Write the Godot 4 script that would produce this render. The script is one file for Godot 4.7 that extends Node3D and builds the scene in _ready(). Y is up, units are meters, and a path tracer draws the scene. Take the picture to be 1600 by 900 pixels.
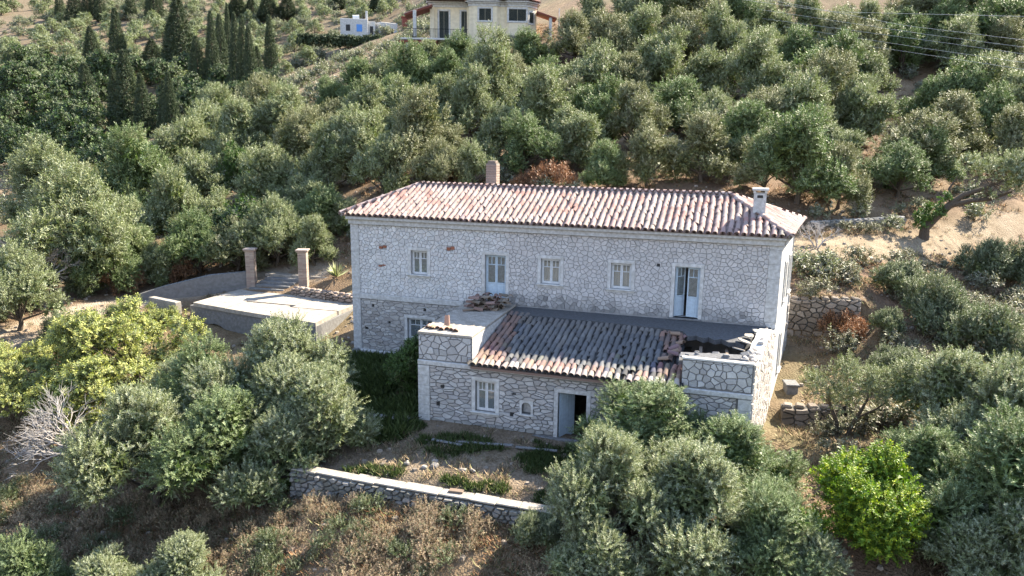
extends Node3D
# An abandoned stone house on an olive slope. Metres, y up; the wing's floor is y = 0, the tall house's front wall is the plane z = 0.

const GROVE := {
	"row right behind the tiled roof": [Vector3(-14.2, -22.1, 2.71), Vector3(-12.4, -23.5, 3.05), Vector3(-7.5, -18.4, 2.20), Vector3(-3.0, -18.8, 2.00), Vector3(-0.9, -19.9, 2.00), Vector3(8.7, -21.0, 1.77), Vector3(11.5, -22.0, 2.58), Vector3(19.4, -21.7, 2.31), Vector3(21.6, -21.3, 3.13), Vector3(24.3, -22.3, 1.98), Vector3(28.6, -27.1, 2.32), Vector3(31.4, -31.2, 2.10), Vector3(38.0, -36.3, 2.92)],
	"second row up the slope behind the roof": [Vector3(-6.2, -21.6, 2.84), Vector3(-4.5, -24.6, 2.41), Vector3(-0.7, -25.2, 2.59), Vector3(2.0, -23.9, 2.40), Vector3(5.6, -25.3, 2.62), Vector3(15.2, -22.9, 2.84), Vector3(18.0, -26.0, 3.09), Vector3(24.9, -29.9, 2.24), Vector3(30.4, -32.4, 3.48), Vector3(34.0, -38.4, 3.39)],
	"third row up the slope behind the roof": [Vector3(-22.9, -35.8, 3.39), Vector3(-16.8, -33.2, 3.42), Vector3(-11.8, -32.1, 3.03), Vector3(-10.7, -37.5, 2.96), Vector3(-6.2, -33.6, 2.76), Vector3(1.7, -29.3, 3.16), Vector3(5.8, -31.3, 3.04), Vector3(9.2, -30.6, 3.15), Vector3(12.2, -37.3, 2.98), Vector3(15.2, -34.2, 2.72), Vector3(19.0, -32.5, 3.21), Vector3(21.8, -33.2, 2.80), Vector3(23.8, -39.9, 3.39), Vector3(26.8, -37.8, 3.31), Vector3(27.1, -39.3, 2.76), Vector3(34.0, -45.8, 2.84), Vector3(37.7, -42.7, 2.63), Vector3(40.5, -45.8, 3.31)],
	"fourth row up the slope behind the roof": [Vector3(-26.9, -44.8, 3.19), Vector3(-23.9, -45.3, 3.30), Vector3(-15.8, -38.2, 3.47), Vector3(-16.8, -44.3, 3.30), Vector3(-6.0, -38.2, 3.68), Vector3(-1.6, -43.4, 3.33), Vector3(1.7, -39.4, 2.82), Vector3(3.3, -44.5, 3.20), Vector3(6.7, -44.2, 2.96), Vector3(13.6, -46.9, 3.10), Vector3(18.5, -46.3, 3.68), Vector3(21.5, -44.7, 3.28), Vector3(36.5, -46.6, 3.44), Vector3(38.4, -49.9, 4.17), Vector3(42.3, -52.8, 3.75)],
	"fifth row up the slope behind the roof": [Vector3(-21.8, -48.3, 3.21), Vector3(-17.9, -50.9, 2.93), Vector3(-13.3, -44.8, 3.40), Vector3(-14.4, -51.5, 3.06), Vector3(-10.6, -47.4, 3.03), Vector3(-5.7, -45.9, 3.20), Vector3(2.0, -54.1, 3.37), Vector3(9.1, -47.5, 3.55), Vector3(18.8, -54.6, 3.40), Vector3(22.4, -54.3, 3.69), Vector3(25.1, -48.0, 3.77), Vector3(29.0, -54.8, 3.13), Vector3(28.7, -50.4, 3.40), Vector3(32.8, -58.5, 2.82), Vector3(42.3, -58.9, 3.85)],
	"sixth row up, under the wires": [Vector3(-11.0, -53.5, 2.93), Vector3(-7.0, -54.2, 3.07), Vector3(-2.5, -58.3, 3.33), Vector3(5.5, -57.9, 3.49), Vector3(9.9, -58.1, 3.87), Vector3(14.3, -57.5, 3.52), Vector3(19.8, -62.6, 3.64), Vector3(26.2, -56.8, 3.50), Vector3(27.1, -62.5, 3.65), Vector3(29.8, -62.8, 3.10), Vector3(32.5, -63.9, 2.98), Vector3(37.4, -62.7, 3.30), Vector3(38.2, -59.1, 3.81), Vector3(41.6, -63.5, 4.19), Vector3(45.3, -64.9, 3.43)],
	"top row at the slope's upper edge": [Vector3(-2.0, -66.8, 3.28), Vector3(1.8, -68.7, 3.50), Vector3(6.1, -69.4, 3.67), Vector3(10.9, -69.1, 3.91), Vector3(15.7, -67.4, 3.58), Vector3(23.3, -65.2, 3.50), Vector3(36.6, -68.6, 4.20), Vector3(40.9, -70.3, 4.48), Vector3(45.0, -70.9, 4.18)],
	"lowest row, beside the dirt road": [Vector3(-19.1, 2.6, 2.51), Vector3(-21.5, -3.5, 2.14), Vector3(-21.7, -4.4, 3.11), Vector3(-19.8, -4.8, 2.13), Vector3(-20.4, -7.5, 2.17), Vector3(-18.1, -6.9, 2.23), Vector3(-16.8, -9.1, 2.35), Vector3(-14.3, -9.8, 2.13), Vector3(-8.8, -10.7, 1.68)],
	"second row above the dirt road": [Vector3(-38.1, -15.5, 2.85), Vector3(-25.0, -11.8, 2.98), Vector3(-21.4, -12.7, 3.00), Vector3(-18.4, -12.9, 2.76), Vector3(-11.8, -10.8, 2.01), Vector3(-11.8, -12.1, 2.56), Vector3(-10.1, -14.0, 1.97), Vector3(-8.7, -14.3, 1.77)],
	"third row above the dirt road": [Vector3(-36.9, -16.2, 4.15), Vector3(-34.9, -18.5, 3.65), Vector3(-29.6, -18.0, 3.45), Vector3(-24.9, -19.3, 3.34), Vector3(-17.5, -19.2, 3.12), Vector3(-13.5, -17.7, 2.65)],
	"fourth row above the dirt road": [Vector3(-44.2, -33.2, 3.23), Vector3(-34.5, -26.8, 3.37), Vector3(-33.6, -29.6, 3.58), Vector3(-28.6, -29.7, 3.64), Vector3(-19.9, -27.8, 2.80)],
	"row beside the cypress ravine": [Vector3(-35.7, -34.8, 3.66), Vector3(-47.7, -51.5, 4.07), Vector3(-35.0, -42.3, 3.89), Vector3(-25.9, -32.9, 3.69), Vector3(-31.1, -43.4, 3.45)],
}
const TERRACES := {
	"topmost terrace of the far hillside": [Vector3(-274.0, -214.5, 2.83), Vector3(-263.3, -210.4, 3.21), Vector3(-259.2, -216.4, 2.94), Vector3(-257.3, -221.1, 2.78), Vector3(-207.9, -202.0, 2.39), Vector3(-182.0, -190.8, 3.18), Vector3(-169.0, -188.8, 2.72), Vector3(-163.0, -191.1, 2.51), Vector3(-152.4, -191.7, 2.71), Vector3(-139.3, -184.2, 2.26), Vector3(-135.1, -187.1, 2.10), Vector3(-127.4, -183.9, 2.64), Vector3(-121.2, -189.0, 1.94), Vector3(-110.4, -181.7, 2.39), Vector3(-106.6, -184.9, 2.24), Vector3(-93.2, -174.4, 2.58), Vector3(-86.2, -171.3, 1.88), Vector3(-78.6, -166.2, 2.42)],
	"second terrace down the far hillside": [Vector3(-257.1, -199.6, 3.40), Vector3(-224.0, -187.5, 3.40), Vector3(-207.5, -179.1, 3.40), Vector3(-186.0, -179.4, 2.42), Vector3(-175.7, -175.4, 3.40), Vector3(-170.4, -180.1, 2.22), Vector3(-154.0, -179.5, 2.39), Vector3(-145.7, -179.7, 2.23), Vector3(-132.6, -171.0, 3.09), Vector3(-120.5, -167.5, 2.75), Vector3(-115.1, -168.6, 2.08), Vector3(-108.1, -169.5, 2.19), Vector3(-100.6, -168.3, 2.66), Vector3(-90.8, -165.9, 2.01), Vector3(-84.2, -161.6, 2.66), Vector3(-78.3, -161.1, 2.55)],
	"third terrace down the far hillside": [Vector3(-191.5, -164.4, 2.52), Vector3(-180.9, -162.6, 3.04), Vector3(-171.7, -163.2, 2.68), Vector3(-155.3, -163.4, 2.77), Vector3(-149.0, -163.5, 2.57), Vector3(-133.2, -162.2, 2.49), Vector3(-119.6, -159.9, 2.66), Vector3(-103.9, -163.1, 2.12)],
	"fourth terrace down the far hillside": [Vector3(-183.3, -153.3, 2.89), Vector3(-173.9, -153.0, 3.26), Vector3(-161.7, -152.5, 2.87), Vector3(-152.2, -153.2, 3.22), Vector3(-146.0, -154.6, 3.16), Vector3(-141.0, -157.5, 2.26), Vector3(-132.8, -154.0, 3.22), Vector3(-125.6, -155.8, 2.83), Vector3(-114.2, -154.2, 2.21), Vector3(-110.2, -156.9, 2.02), Vector3(-100.1, -151.8, 2.82), Vector3(-93.7, -152.2, 2.54)],
	"fifth terrace down the far hillside": [Vector3(-177.6, -143.6, 3.40), Vector3(-166.2, -141.3, 3.18), Vector3(-159.7, -143.6, 2.84), Vector3(-155.6, -147.6, 2.30), Vector3(-146.2, -145.5, 3.03), Vector3(-139.5, -148.7, 2.40), Vector3(-127.9, -145.5, 3.27), Vector3(-122.7, -148.3, 2.42), Vector3(-113.0, -146.8, 2.98), Vector3(-104.4, -145.6, 3.10), Vector3(-92.6, -142.7, 2.52)],
	"sixth terrace down the far hillside": [Vector3(-174.3, -131.2, 3.40), Vector3(-164.9, -132.7, 3.38), Vector3(-150.8, -134.5, 3.40), Vector3(-141.6, -136.4, 3.37), Vector3(-127.6, -140.8, 2.36), Vector3(-118.3, -139.4, 2.39), Vector3(-109.1, -137.6, 2.26), Vector3(-99.1, -133.9, 3.02), Vector3(-87.9, -132.9, 2.82)],
	"seventh terrace down the far hillside": [Vector3(-164.4, -121.4, 2.82), Vector3(-155.2, -119.9, 3.40), Vector3(-146.0, -122.6, 3.14), Vector3(-130.5, -127.9, 2.83), Vector3(-126.4, -131.5, 2.44), Vector3(-115.5, -129.0, 2.97), Vector3(-105.4, -129.4, 2.65), Vector3(-95.9, -127.7, 2.70), Vector3(-88.6, -125.5, 2.45), Vector3(-70.8, -110.9, 2.44)],
	"eighth terrace, behind the cypresses": [Vector3(-137.3, -107.1, 3.40), Vector3(-124.9, -104.3, 2.92), Vector3(-113.6, -108.5, 2.43), Vector3(-107.6, -111.1, 2.15), Vector3(-102.9, -111.3, 2.27), Vector3(-97.2, -114.5, 2.61), Vector3(-87.7, -111.7, 3.06), Vector3(-72.6, -105.2, 1.89)],
	"ninth terrace, between the cypresses": [Vector3(-121.5, -84.4, 2.67), Vector3(-113.5, -83.1, 3.31), Vector3(-107.6, -89.4, 2.18), Vector3(-103.3, -92.2, 3.15), Vector3(-98.6, -95.2, 2.68), Vector3(-91.9, -95.9, 2.94), Vector3(-90.5, -102.2, 2.27), Vector3(-82.4, -100.8, 2.25), Vector3(-70.4, -92.4, 2.63)],
	"lowest terrace above the ravine": [Vector3(-104.9, -77.7, 3.13), Vector3(-98.9, -79.8, 2.85), Vector3(-94.0, -86.0, 2.82), Vector3(-69.7, -85.6, 2.27), Vector3(-52.5, -71.1, 1.82)],
}
const RAVINE := [Vector3(-72.7, -42.6, 2.60), Vector3(-87.6, -55.7, 3.03), Vector3(-103.9, -71.3, 3.52), Vector3(-124.8, -91.3, 3.20), Vector3(-91.5, -62.8, 3.44), Vector3(-64.7, -39.2, 2.79), Vector3(-108.2, -80.0, 3.43), Vector3(-132.1, -102.6, 3.07), Vector3(-81.5, -57.4, 2.95), Vector3(-99.3, -75.0, 2.96), Vector3(-67.0, -45.4, 2.93), Vector3(-49.6, -28.9, 2.18), Vector3(-110.7, -89.0, 2.69), Vector3(-92.1, -71.0, 3.32), Vector3(-77.0, -57.2, 3.10), Vector3(-80.4, -63.0, 3.02), Vector3(-58.8, -41.6, 2.90), Vector3(-105.4, -91.5, 2.96), Vector3(-91.6, -77.2, 2.62), Vector3(-42.7, -27.5, 2.47), Vector3(-102.0, -92.1, 2.93), Vector3(-70.6, -60.4, 2.61), Vector3(-98.2, -92.9, 2.89), Vector3(-40.3, -29.2, 1.88), Vector3(-69.9, -64.2, 2.65), Vector3(-93.2, -93.4, 2.84), Vector3(-64.1, -61.6, 2.54), Vector3(-74.9, -75.1, 2.65), Vector3(-93.5, -101.0, 2.94), Vector3(-76.9, -82.5, 2.78), Vector3(-57.9, -59.0, 2.62), Vector3(-85.1, -96.3, 2.51), Vector3(-66.6, -74.4, 2.54), Vector3(-74.3, -87.0, 2.56), Vector3(-73.1, -89.2, 2.57), Vector3(-53.6, -63.6, 2.03), Vector3(-48.8, -60.7, 1.94), Vector3(-60.9, -80.5, 2.33), Vector3(-45.4, -61.1, 2.11)]
# x, z, height and width
const CYPRESSES := [Vector4(-262.5, -205.4, 10.0, 1.9), Vector4(-108.1, -74.1, 7.7, 2.5), Vector4(-203.8, -175.8, 10.8, 2.1), Vector4(-187.5, -165.8, 12.1, 3.4), Vector4(-190.4, -173.8, 11.7, 2.2), Vector4(-81.3, -63.9, 9.7, 2.8), Vector4(-130.2, -114.6, 9.5, 3.0), Vector4(-187.6, -173.9, 11.6, 2.2), Vector4(-182.8, -171.6, 11.9, 2.4), Vector4(-71.7, -60.0, 9.6, 2.0), Vector4(-115.3, -106.9, 13.1, 2.8), Vector4(-174.5, -175.2, 9.6, 2.4), Vector4(-69.4, -59.8, 11.8, 3.0), Vector4(-65.4, -58.4, 8.7, 1.9), Vector4(-120.9, -123.2, 6.2, 3.5), Vector4(-163.3, -173.2, 10.9, 3.7), Vector4(-59.9, -56.0, 7.4, 1.3), Vector4(-112.5, -120.0, 9.9, 2.9), Vector4(-57.6, -54.7, 8.2, 1.6), Vector4(-106.5, -115.9, 15.1, 4.9), Vector4(-80.9, -89.5, 10.2, 2.7), Vector4(-78.2, -90.3, 14.0, 2.0), Vector4(-88.5, -106.2, 12.3, 2.2), Vector4(-90.1, -111.2, 13.7, 1.5), Vector4(-130.6, -170.1, 6.4, 4.7), Vector4(-69.6, -85.6, 13.3, 1.9), Vector4(-66.7, -84.0, 12.7, 1.8), Vector4(-124.9, -169.2, 5.3, 3.4), Vector4(-63.4, -81.5, 10.9, 1.7), Vector4(-65.4, -86.1, 7.4, 1.7), Vector4(-116.7, -165.3, 7.9, 4.1), Vector4(-76.4, -106.3, 11.1, 1.8), Vector4(-112.2, -168.1, 6.5, 3.7), Vector4(-104.4, -183.9, 5.1, 3.0), Vector4(-84.9, -170.8, 5.4, 3.1)]

# hillside control points: x, height, z (a smooth surface is bent through them)
const RELIEF := [Vector3(6.0, -0.05, 6.4), Vector3(12.0, -0.05, 6.4), Vector3(19.0, -0.05, 6.4), Vector3(4.5, -0.35, 10.2), Vector3(9.0, -0.35, 10.2), Vector3(14.0, -0.35, 10.2), Vector3(3.0, -0.10, 7.0), Vector3(3.0, 0.45, 2.0), Vector3(0.0, 0.55, 1.2), Vector3(-2.0, 0.30, 1.0), Vector3(20.5, -0.10, 5.0), Vector3(21.0, 0.10, 1.0), Vector3(22.5, 0.00, 2.0), Vector3(21.5, 0.30, -3.0), Vector3(22.0, 1.00, -6.6), Vector3(5.0, -0.50, 11.6), Vector3(9.0, -0.50, 11.6), Vector3(13.5, -0.50, 11.6), Vector3(5.0, -1.60, 13.4), Vector3(9.0, -1.60, 13.4), Vector3(14.0, -1.60, 13.4), Vector3(10.0, -3.20, 16.0), Vector3(2.0, -2.00, 12.0), Vector3(18.0, -1.60, 11.0), Vector3(0.0, -1.20, 8.0), Vector3(-4.0, -1.00, 5.0), Vector3(24.0, 3.20, -7.5), Vector3(22.0, 3.50, -8.5), Vector3(10.0, 3.20, -9.0), Vector3(2.0, 2.60, -9.0), Vector3(-2.0, 1.90, -7.5), Vector3(-4.0, 0.60, -4.0), Vector3(-3.0, 0.50, -1.5), Vector3(-7.0, 0.20, -2.2), Vector3(-10.0, 0.30, -2.8), Vector3(-7.0, 2.30, -9.2), Vector3(-11.0, 2.20, -8.5), Vector3(10.0, -9.50, 30.0), Vector3(-20.0, -11.00, 30.0), Vector3(40.0, -8.00, 30.0), Vector3(15.0, -22.00, 60.0), Vector3(-40.0, -25.00, 60.0), Vector3(70.0, -20.00, 60.0), Vector3(18.0, -6.00, 22.0), Vector3(1.4, 8.00, -22.1), Vector3(11.0, 8.06, -22.2), Vector3(17.7, 7.95, -20.7), Vector3(-5.3, 7.94, -19.5), Vector3(-3.7, 12.05, -38.4), Vector3(-6.4, 15.43, -46.9), Vector3(-9.4, 19.52, -56.2), Vector3(-15.6, 22.06, -62.4), Vector3(8.3, 12.19, -40.1), Vector3(5.3, 19.60, -59.6), Vector3(3.2, 25.60, -72.8), Vector3(19.7, 12.32, -40.8), Vector3(19.5, 19.41, -59.5), Vector3(19.2, 27.12, -75.8), Vector3(32.5, 6.11, -25.9), Vector3(36.2, 6.82, -27.1), Vector3(26.9, 5.41, -19.8), Vector3(23.6, 5.21, -16.1), Vector3(33.9, 8.11, -32.9), Vector3(36.5, 12.53, -46.8), Vector3(39.2, 19.38, -62.3), Vector3(42.4, 28.70, -81.2), Vector3(24.3, 4.44, -12.9), Vector3(26.3, 7.85, -26.2), Vector3(30.3, 3.41, -14.7), Vector3(28.4, 2.06, -5.4), Vector3(25.7, 0.91, -1.4), Vector3(26.6, 0.62, 3.2), Vector3(25.4, -0.80, 9.2), Vector3(22.1, -0.32, 6.0), Vector3(20.8, -1.01, 10.7), Vector3(30.9, 0.78, -5.4), Vector3(34.1, 3.08, -17.8), Vector3(-18.0, 1.05, 0.8), Vector3(-18.9, 0.59, 3.6), Vector3(-17.3, 1.40, -7.2), Vector3(-10.3, -0.24, -1.9), Vector3(-6.6, -1.96, 8.3), Vector3(-4.6, -3.19, 15.1), Vector3(0.7, -2.74, 13.2), Vector3(2.5, -1.97, 11.2), Vector3(-10.6, -2.00, 9.6), Vector3(-15.4, -0.64, 6.4), Vector3(-26.2, 1.87, -8.6), Vector3(-29.5, 1.77, -7.9), Vector3(-19.8, 2.64, -12.1), Vector3(-12.8, 3.28, -13.7), Vector3(-38.9, 3.30, -18.9), Vector3(-26.3, 4.84, -20.1), Vector3(-17.8, 5.59, -21.5), Vector3(-53.6, 4.59, -32.7), Vector3(-68.9, 5.85, -41.3), Vector3(-68.5, 7.97, -52.2), Vector3(-37.8, 7.71, -34.3), Vector3(-25.5, 8.05, -33.5), Vector3(-18.2, 9.46, -33.3), Vector3(-71.1, 10.06, -60.9), Vector3(-65.8, 11.56, -65.8), Vector3(-76.8, 20.37, -101.2), Vector3(-112.9, 19.90, -89.5), Vector3(-95.7, 12.25, -64.0), Vector3(-126.3, 27.94, -131.6), Vector3(-54.6, 13.46, -62.0), Vector3(-39.1, 13.39, -54.6), Vector3(-43.2, 18.30, -69.5), Vector3(-22.6, 15.54, -49.0), Vector3(-68.8, 27.26, -117.7), Vector3(-73.3, 32.12, -137.6), Vector3(-54.0, 32.97, -124.7), Vector3(-28.0, 19.97, -63.9), Vector3(-27.0, 24.87, -74.9), Vector3(-6.7, 27.37, -77.9), Vector3(-210.4, 40.15, -158.6), Vector3(-262.1, 61.76, -233.0), Vector3(-181.3, 55.92, -212.8), Vector3(-116.4, 45.20, -174.6), Vector3(-95.8, 51.52, -196.9), Vector3(-22.6, 36.92, -119.4), Vector3(-24.7, 1.11, 6.4), Vector3(-73.7, 4.35, -26.3), Vector3(-230.6, 28.63, -133.0), Vector3(-326.8, 60.39, -200.9), Vector3(-323.4, 93.15, -293.8), Vector3(-223.2, 92.08, -313.3), Vector3(-102.2, 77.01, -266.9), Vector3(-4.5, 43.61, -121.9), Vector3(28.9, 42.29, -113.3), Vector3(64.2, 37.38, -107.4), Vector3(47.6, 6.46, -35.8), Vector3(59.1, 19.65, -68.8), Vector3(38.5, -0.19, -11.0), Vector3(31.7, -1.45, 6.0), Vector3(-46.4, 99.20, -246.4), Vector3(64.8, 87.76, -211.2), Vector3(76.4, 13.02, -60.3), Vector3(118.1, 44.52, -137.2), Vector3(-98.7, 3.77, -22.3), Vector3(-320.7, 40.14, -135.7)]

const ORD := ["first", "second", "third", "fourth", "fifth", "sixth", "seventh", "eighth", "ninth", "tenth", "eleventh", "twelfth", "thirteenth", "fourteenth", "fifteenth", "sixteenth", "seventeenth", "eighteenth", "nineteenth", "twentieth"]
var rng := RandomNumberGenerator.new()
var M := {}
var noise := FastNoiseLite.new()
var blotch := FastNoiseLite.new()
var weights := PackedFloat64Array()
var used := {}

# ---------------------------------------------------------------- mesh building
class Mb:
	var v := PackedVector3Array()
	var n := PackedVector3Array()
	var c := PackedColorArray()
	var uv := false
	var col := Color(1, 1, 1)

	func tri(a: Vector3, b: Vector3, d: Vector3) -> void:   # counterclockwise seen from outside
		var m := (b - a).cross(d - a).normalized()
		v.append_array(PackedVector3Array([a, d, b]))
		n.append_array(PackedVector3Array([m, m, m]))
		c.append_array(PackedColorArray([col, col, col]))

	func tri_n(a: Vector3, b: Vector3, d: Vector3, na: Vector3, nb: Vector3, nd: Vector3) -> void:
		v.append_array(PackedVector3Array([a, d, b]))
		n.append_array(PackedVector3Array([na, nd, nb]))
		c.append_array(PackedColorArray([col, col, col]))

	func quad(a: Vector3, b: Vector3, d: Vector3, e: Vector3) -> void:
		tri(a, b, d)
		tri(a, d, e)

	func box(at: Vector3, size: Vector3, b := Basis.IDENTITY, bevel := 0.0) -> void:
		var h := size / 2.0
		var p := []
		if bevel <= 0.0:
			for i in 8:
				p.append(at + b * Vector3(h.x * (1 if i & 1 else -1), h.y * (1 if i & 2 else -1), h.z * (1 if i & 4 else -1)))
			quad(p[4], p[5], p[7], p[6])
			quad(p[1], p[0], p[2], p[3])
			quad(p[5], p[1], p[3], p[7])
			quad(p[0], p[4], p[6], p[2])
			quad(p[6], p[7], p[3], p[2])
			quad(p[0], p[1], p[5], p[4])
			return
		var g := minf(bevel, minf(h.x, minf(h.y, h.z)) * 0.8)
		var ax := [Vector3.RIGHT, Vector3.UP, Vector3.BACK]
		var q := func(i: int, s: Vector3) -> Vector3:   # corner s of the face across axis i
			var w := Vector3(h.x - g, h.y - g, h.z - g)
			w[i] = h[i]
			return at + b * (w * s)
		for i in 3:
			for sg in [-1.0, 1.0]:
				var j := (i + 1) % 3
				var k := (i + 2) % 3
				var pts := []
				for e in [[-1, -1], [1, -1], [1, 1], [-1, 1]]:
					var s := Vector3.ONE
					s[i] = sg
					s[j] = e[0]
					s[k] = e[1]
					pts.append(q.call(i, s))
				if sg > 0: quad(pts[0], pts[1], pts[2], pts[3])
				else: quad(pts[3], pts[2], pts[1], pts[0])
		for i in 3:       # edges along axis i
			var j := (i + 1) % 3
			var k := (i + 2) % 3
			for sj in [-1.0, 1.0]:
				for sk in [-1.0, 1.0]:
					var s0 := Vector3.ONE
					s0[i] = -1.0
					s0[j] = sj
					s0[k] = sk
					var s1 := s0
					s1[i] = 1.0
					var a0: Vector3 = q.call(j, s0)
					var a1: Vector3 = q.call(j, s1)
					var c1: Vector3 = q.call(k, s1)
					var c0: Vector3 = q.call(k, s0)
					if sj * sk > 0: quad(a0, c0, c1, a1)
					else: quad(a0, a1, c1, c0)
		for sx in [-1.0, 1.0]:
			for sy in [-1.0, 1.0]:
				for sz in [-1.0, 1.0]:
					var s := Vector3(sx, sy, sz)
					var x0: Vector3 = q.call(0, s)
					var y0: Vector3 = q.call(1, s)
					var z0: Vector3 = q.call(2, s)
					if sx * sy * sz > 0: tri(x0, y0, z0)
					else: tri(x0, z0, y0)

	func prism(poly: PackedVector2Array, f: Transform3D, depth: float, inset := 0.0) -> void:
		# a polygon in f's xy plane, extruded along f's z from 0 to depth; the front outline shrinks by inset metres
		var pl := poly
		if Geometry2D.is_polygon_clockwise(pl):
			pl = pl.duplicate()
			pl.reverse()
		var m := Vector2.ZERO
		for p in pl: m += p
		m /= pl.size()
		var top := PackedVector3Array()
		var bot := PackedVector3Array()
		for p in pl:
			var q := m + (p - m) * maxf(0.3, 1.0 - inset / maxf(0.02, (p - m).length()))
			top.append(f * Vector3(q.x, q.y, depth))
			bot.append(f * Vector3(p.x, p.y, 0))
		var t := Geometry2D.triangulate_polygon(pl)
		for i in range(0, t.size(), 3):
			var a := pl[t[i]]
			var b := pl[t[i + 1]]
			var d := pl[t[i + 2]]
			if (b - a).cross(d - a) > 0: tri(top[t[i]], top[t[i + 1]], top[t[i + 2]])
			else: tri(top[t[i]], top[t[i + 2]], top[t[i + 1]])
		for i in pl.size():
			var j := (i + 1) % pl.size()
			quad(bot[i], bot[j], top[j], top[i])

	func tube(pts: Array, radii: Array, sides := 6) -> void:
		var rings := []
		var dirs := []
		var side := Vector3.ZERO
		for i in pts.size():
			var d: Vector3 = (pts[mini(i + 1, pts.size() - 1)] - pts[maxi(i - 1, 0)]).normalized()
			if side == Vector3.ZERO or absf(side.dot(d)) > 0.95:
				side = d.cross(Vector3(0.31, 0.2, 0.93)).normalized()
			side = (side - d * side.dot(d)).normalized()
			var up := d.cross(side)
			var r := []
			var rn := []
			for k in sides:
				var a := TAU * k / sides
				var o := side * cos(a) + up * sin(a)
				r.append(pts[i] + o * radii[i])
				rn.append(o)
			rings.append(r)
			dirs.append(rn)
		for i in pts.size() - 1:
			for k in sides:
				var l := (k + 1) % sides
				tri_n(rings[i][k], rings[i][l], rings[i + 1][l], dirs[i][k], dirs[i][l], dirs[i + 1][l])
				tri_n(rings[i][k], rings[i + 1][l], rings[i + 1][k], dirs[i][k], dirs[i + 1][l], dirs[i + 1][k])

	func mesh() -> ArrayMesh:
		var a := []
		a.resize(Mesh.ARRAY_MAX)
		a[Mesh.ARRAY_VERTEX] = v
		a[Mesh.ARRAY_NORMAL] = n
		a[Mesh.ARRAY_COLOR] = c
		var m := ArrayMesh.new()
		m.add_surface_from_arrays(Mesh.PRIMITIVE_TRIANGLES, a)
		return m


func put(called: String, m: Mesh, mat: Material, parent: Node = self) -> MeshInstance3D:
	var o := MeshInstance3D.new()
	o.name = called
	o.mesh = m
	o.material_override = mat
	if parent == self:
		o.name = numbered(called)
		add_child(o)
	else:
		parent.add_child(o)
		o.name = within(parent, called)
	return o


func within(parent: Node, called: String) -> String:
	var key := str(parent.get_instance_id()) + called
	used[key] = used.get(key, 0) + 1
	return called if used[key] == 1 else "%s_%03d" % [called, used[key] - 1]


func numbered(called: String) -> String:
	used[called] = used.get(called, 0) + 1
	return called if used[called] == 1 else "%s_%03d" % [called, used[called] - 1]


func tag(o: Node, label: String, category: String, group := "") -> void:
	o.set_meta("label", label)
	o.set_meta("category", category)
	if group: o.set_meta("group", group)


func thing(called: String, label: String, category: String, at := Vector3.ZERO, turn := 0.0, group := "") -> Node3D:
	var o := Node3D.new()
	o.name = numbered(called)
	add_child(o)
	o.position = at
	o.rotation.y = turn
	tag(o, label, category, group)
	return o


func stuff(called: String, mesh_: Mesh, mat: Material, xf: Array, parent: Node = self, tints := []) -> MultiMeshInstance3D:
	var mm := MultiMesh.new()
	mm.transform_format = MultiMesh.TRANSFORM_3D
	mm.use_colors = tints.size() > 0
	mm.mesh = mesh_
	mm.instance_count = xf.size()
	for i in xf.size():
		mm.set_instance_transform(i, xf[i])
		if tints.size(): mm.set_instance_color(i, tints[i])
	var o := MultiMeshInstance3D.new()
	o.multimesh = mm
	o.material_override = mat
	o.set_meta("kind", "stuff")
	parent.add_child(o)
	o.name = numbered(called) if parent == self else within(parent, called)
	return o


func ordinal(i: int) -> String:
	return ORD[i] if i < ORD.size() else "%dth" % (i + 1)


# ---------------------------------------------------------------- materials
func ramp(a: float, b: float, tint := Color(1, 1, 1)) -> Gradient:
	var g := Gradient.new()
	g.set_color(0, Color(a * tint.r, a * tint.g, a * tint.b).linear_to_srgb())
	g.set_color(1, Color(b, b, b).linear_to_srgb())
	return g


func noise_tex(freq: float, oct: int, a: float, b: float, seed_: int, kind := FastNoiseLite.TYPE_SIMPLEX_SMOOTH, tint := Color(1, 1, 1)) -> NoiseTexture2D:
	var f := FastNoiseLite.new()
	f.seed = seed_
	f.noise_type = kind
	f.frequency = freq
	f.fractal_octaves = oct
	var t := NoiseTexture2D.new()
	t.width = 512
	t.height = 512
	t.seamless = true
	t.noise = f
	t.color_ramp = ramp(a, b, tint)
	return t


func mat(name_: String, lin: Color, rough := 0.9, tex: Texture2D = null, scale_ := 1.0, over: Texture2D = null, scale2 := 0.2, bump: Texture2D = null, bump_cm := 0.0, own := true) -> StandardMaterial3D:
	var m := StandardMaterial3D.new()
	m.resource_name = name_
	m.albedo_color = lin.linear_to_srgb()
	m.roughness = rough
	m.metallic_specular = 0.35
	m.vertex_color_use_as_albedo = own
	if tex or bump:
		m.uv1_triplanar = true
		m.uv1_world_triplanar = true
		m.uv1_scale = Vector3.ONE * scale_
	m.albedo_texture = tex
	if over:
		m.detail_enabled = true
		m.detail_blend_mode = BaseMaterial3D.BLEND_MODE_MUL
		m.detail_albedo = over
		m.detail_uv_layer = BaseMaterial3D.DETAIL_UV_2
		m.uv2_triplanar = true
		m.uv2_world_triplanar = true
		m.uv2_scale = Vector3.ONE * scale2
	if bump:
		m.heightmap_enabled = true
		m.heightmap_texture = bump
		m.heightmap_scale = bump_cm
	M[name_] = m
	return m


func leaf_mat(name_: String, back: Color, rough := 0.55) -> void:
	var m := mat(name_, Color(1, 1, 1), rough)
	m.backlight_enabled = true
	m.backlight = back.linear_to_srgb()
	m.metallic_specular = 0.4


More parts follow.
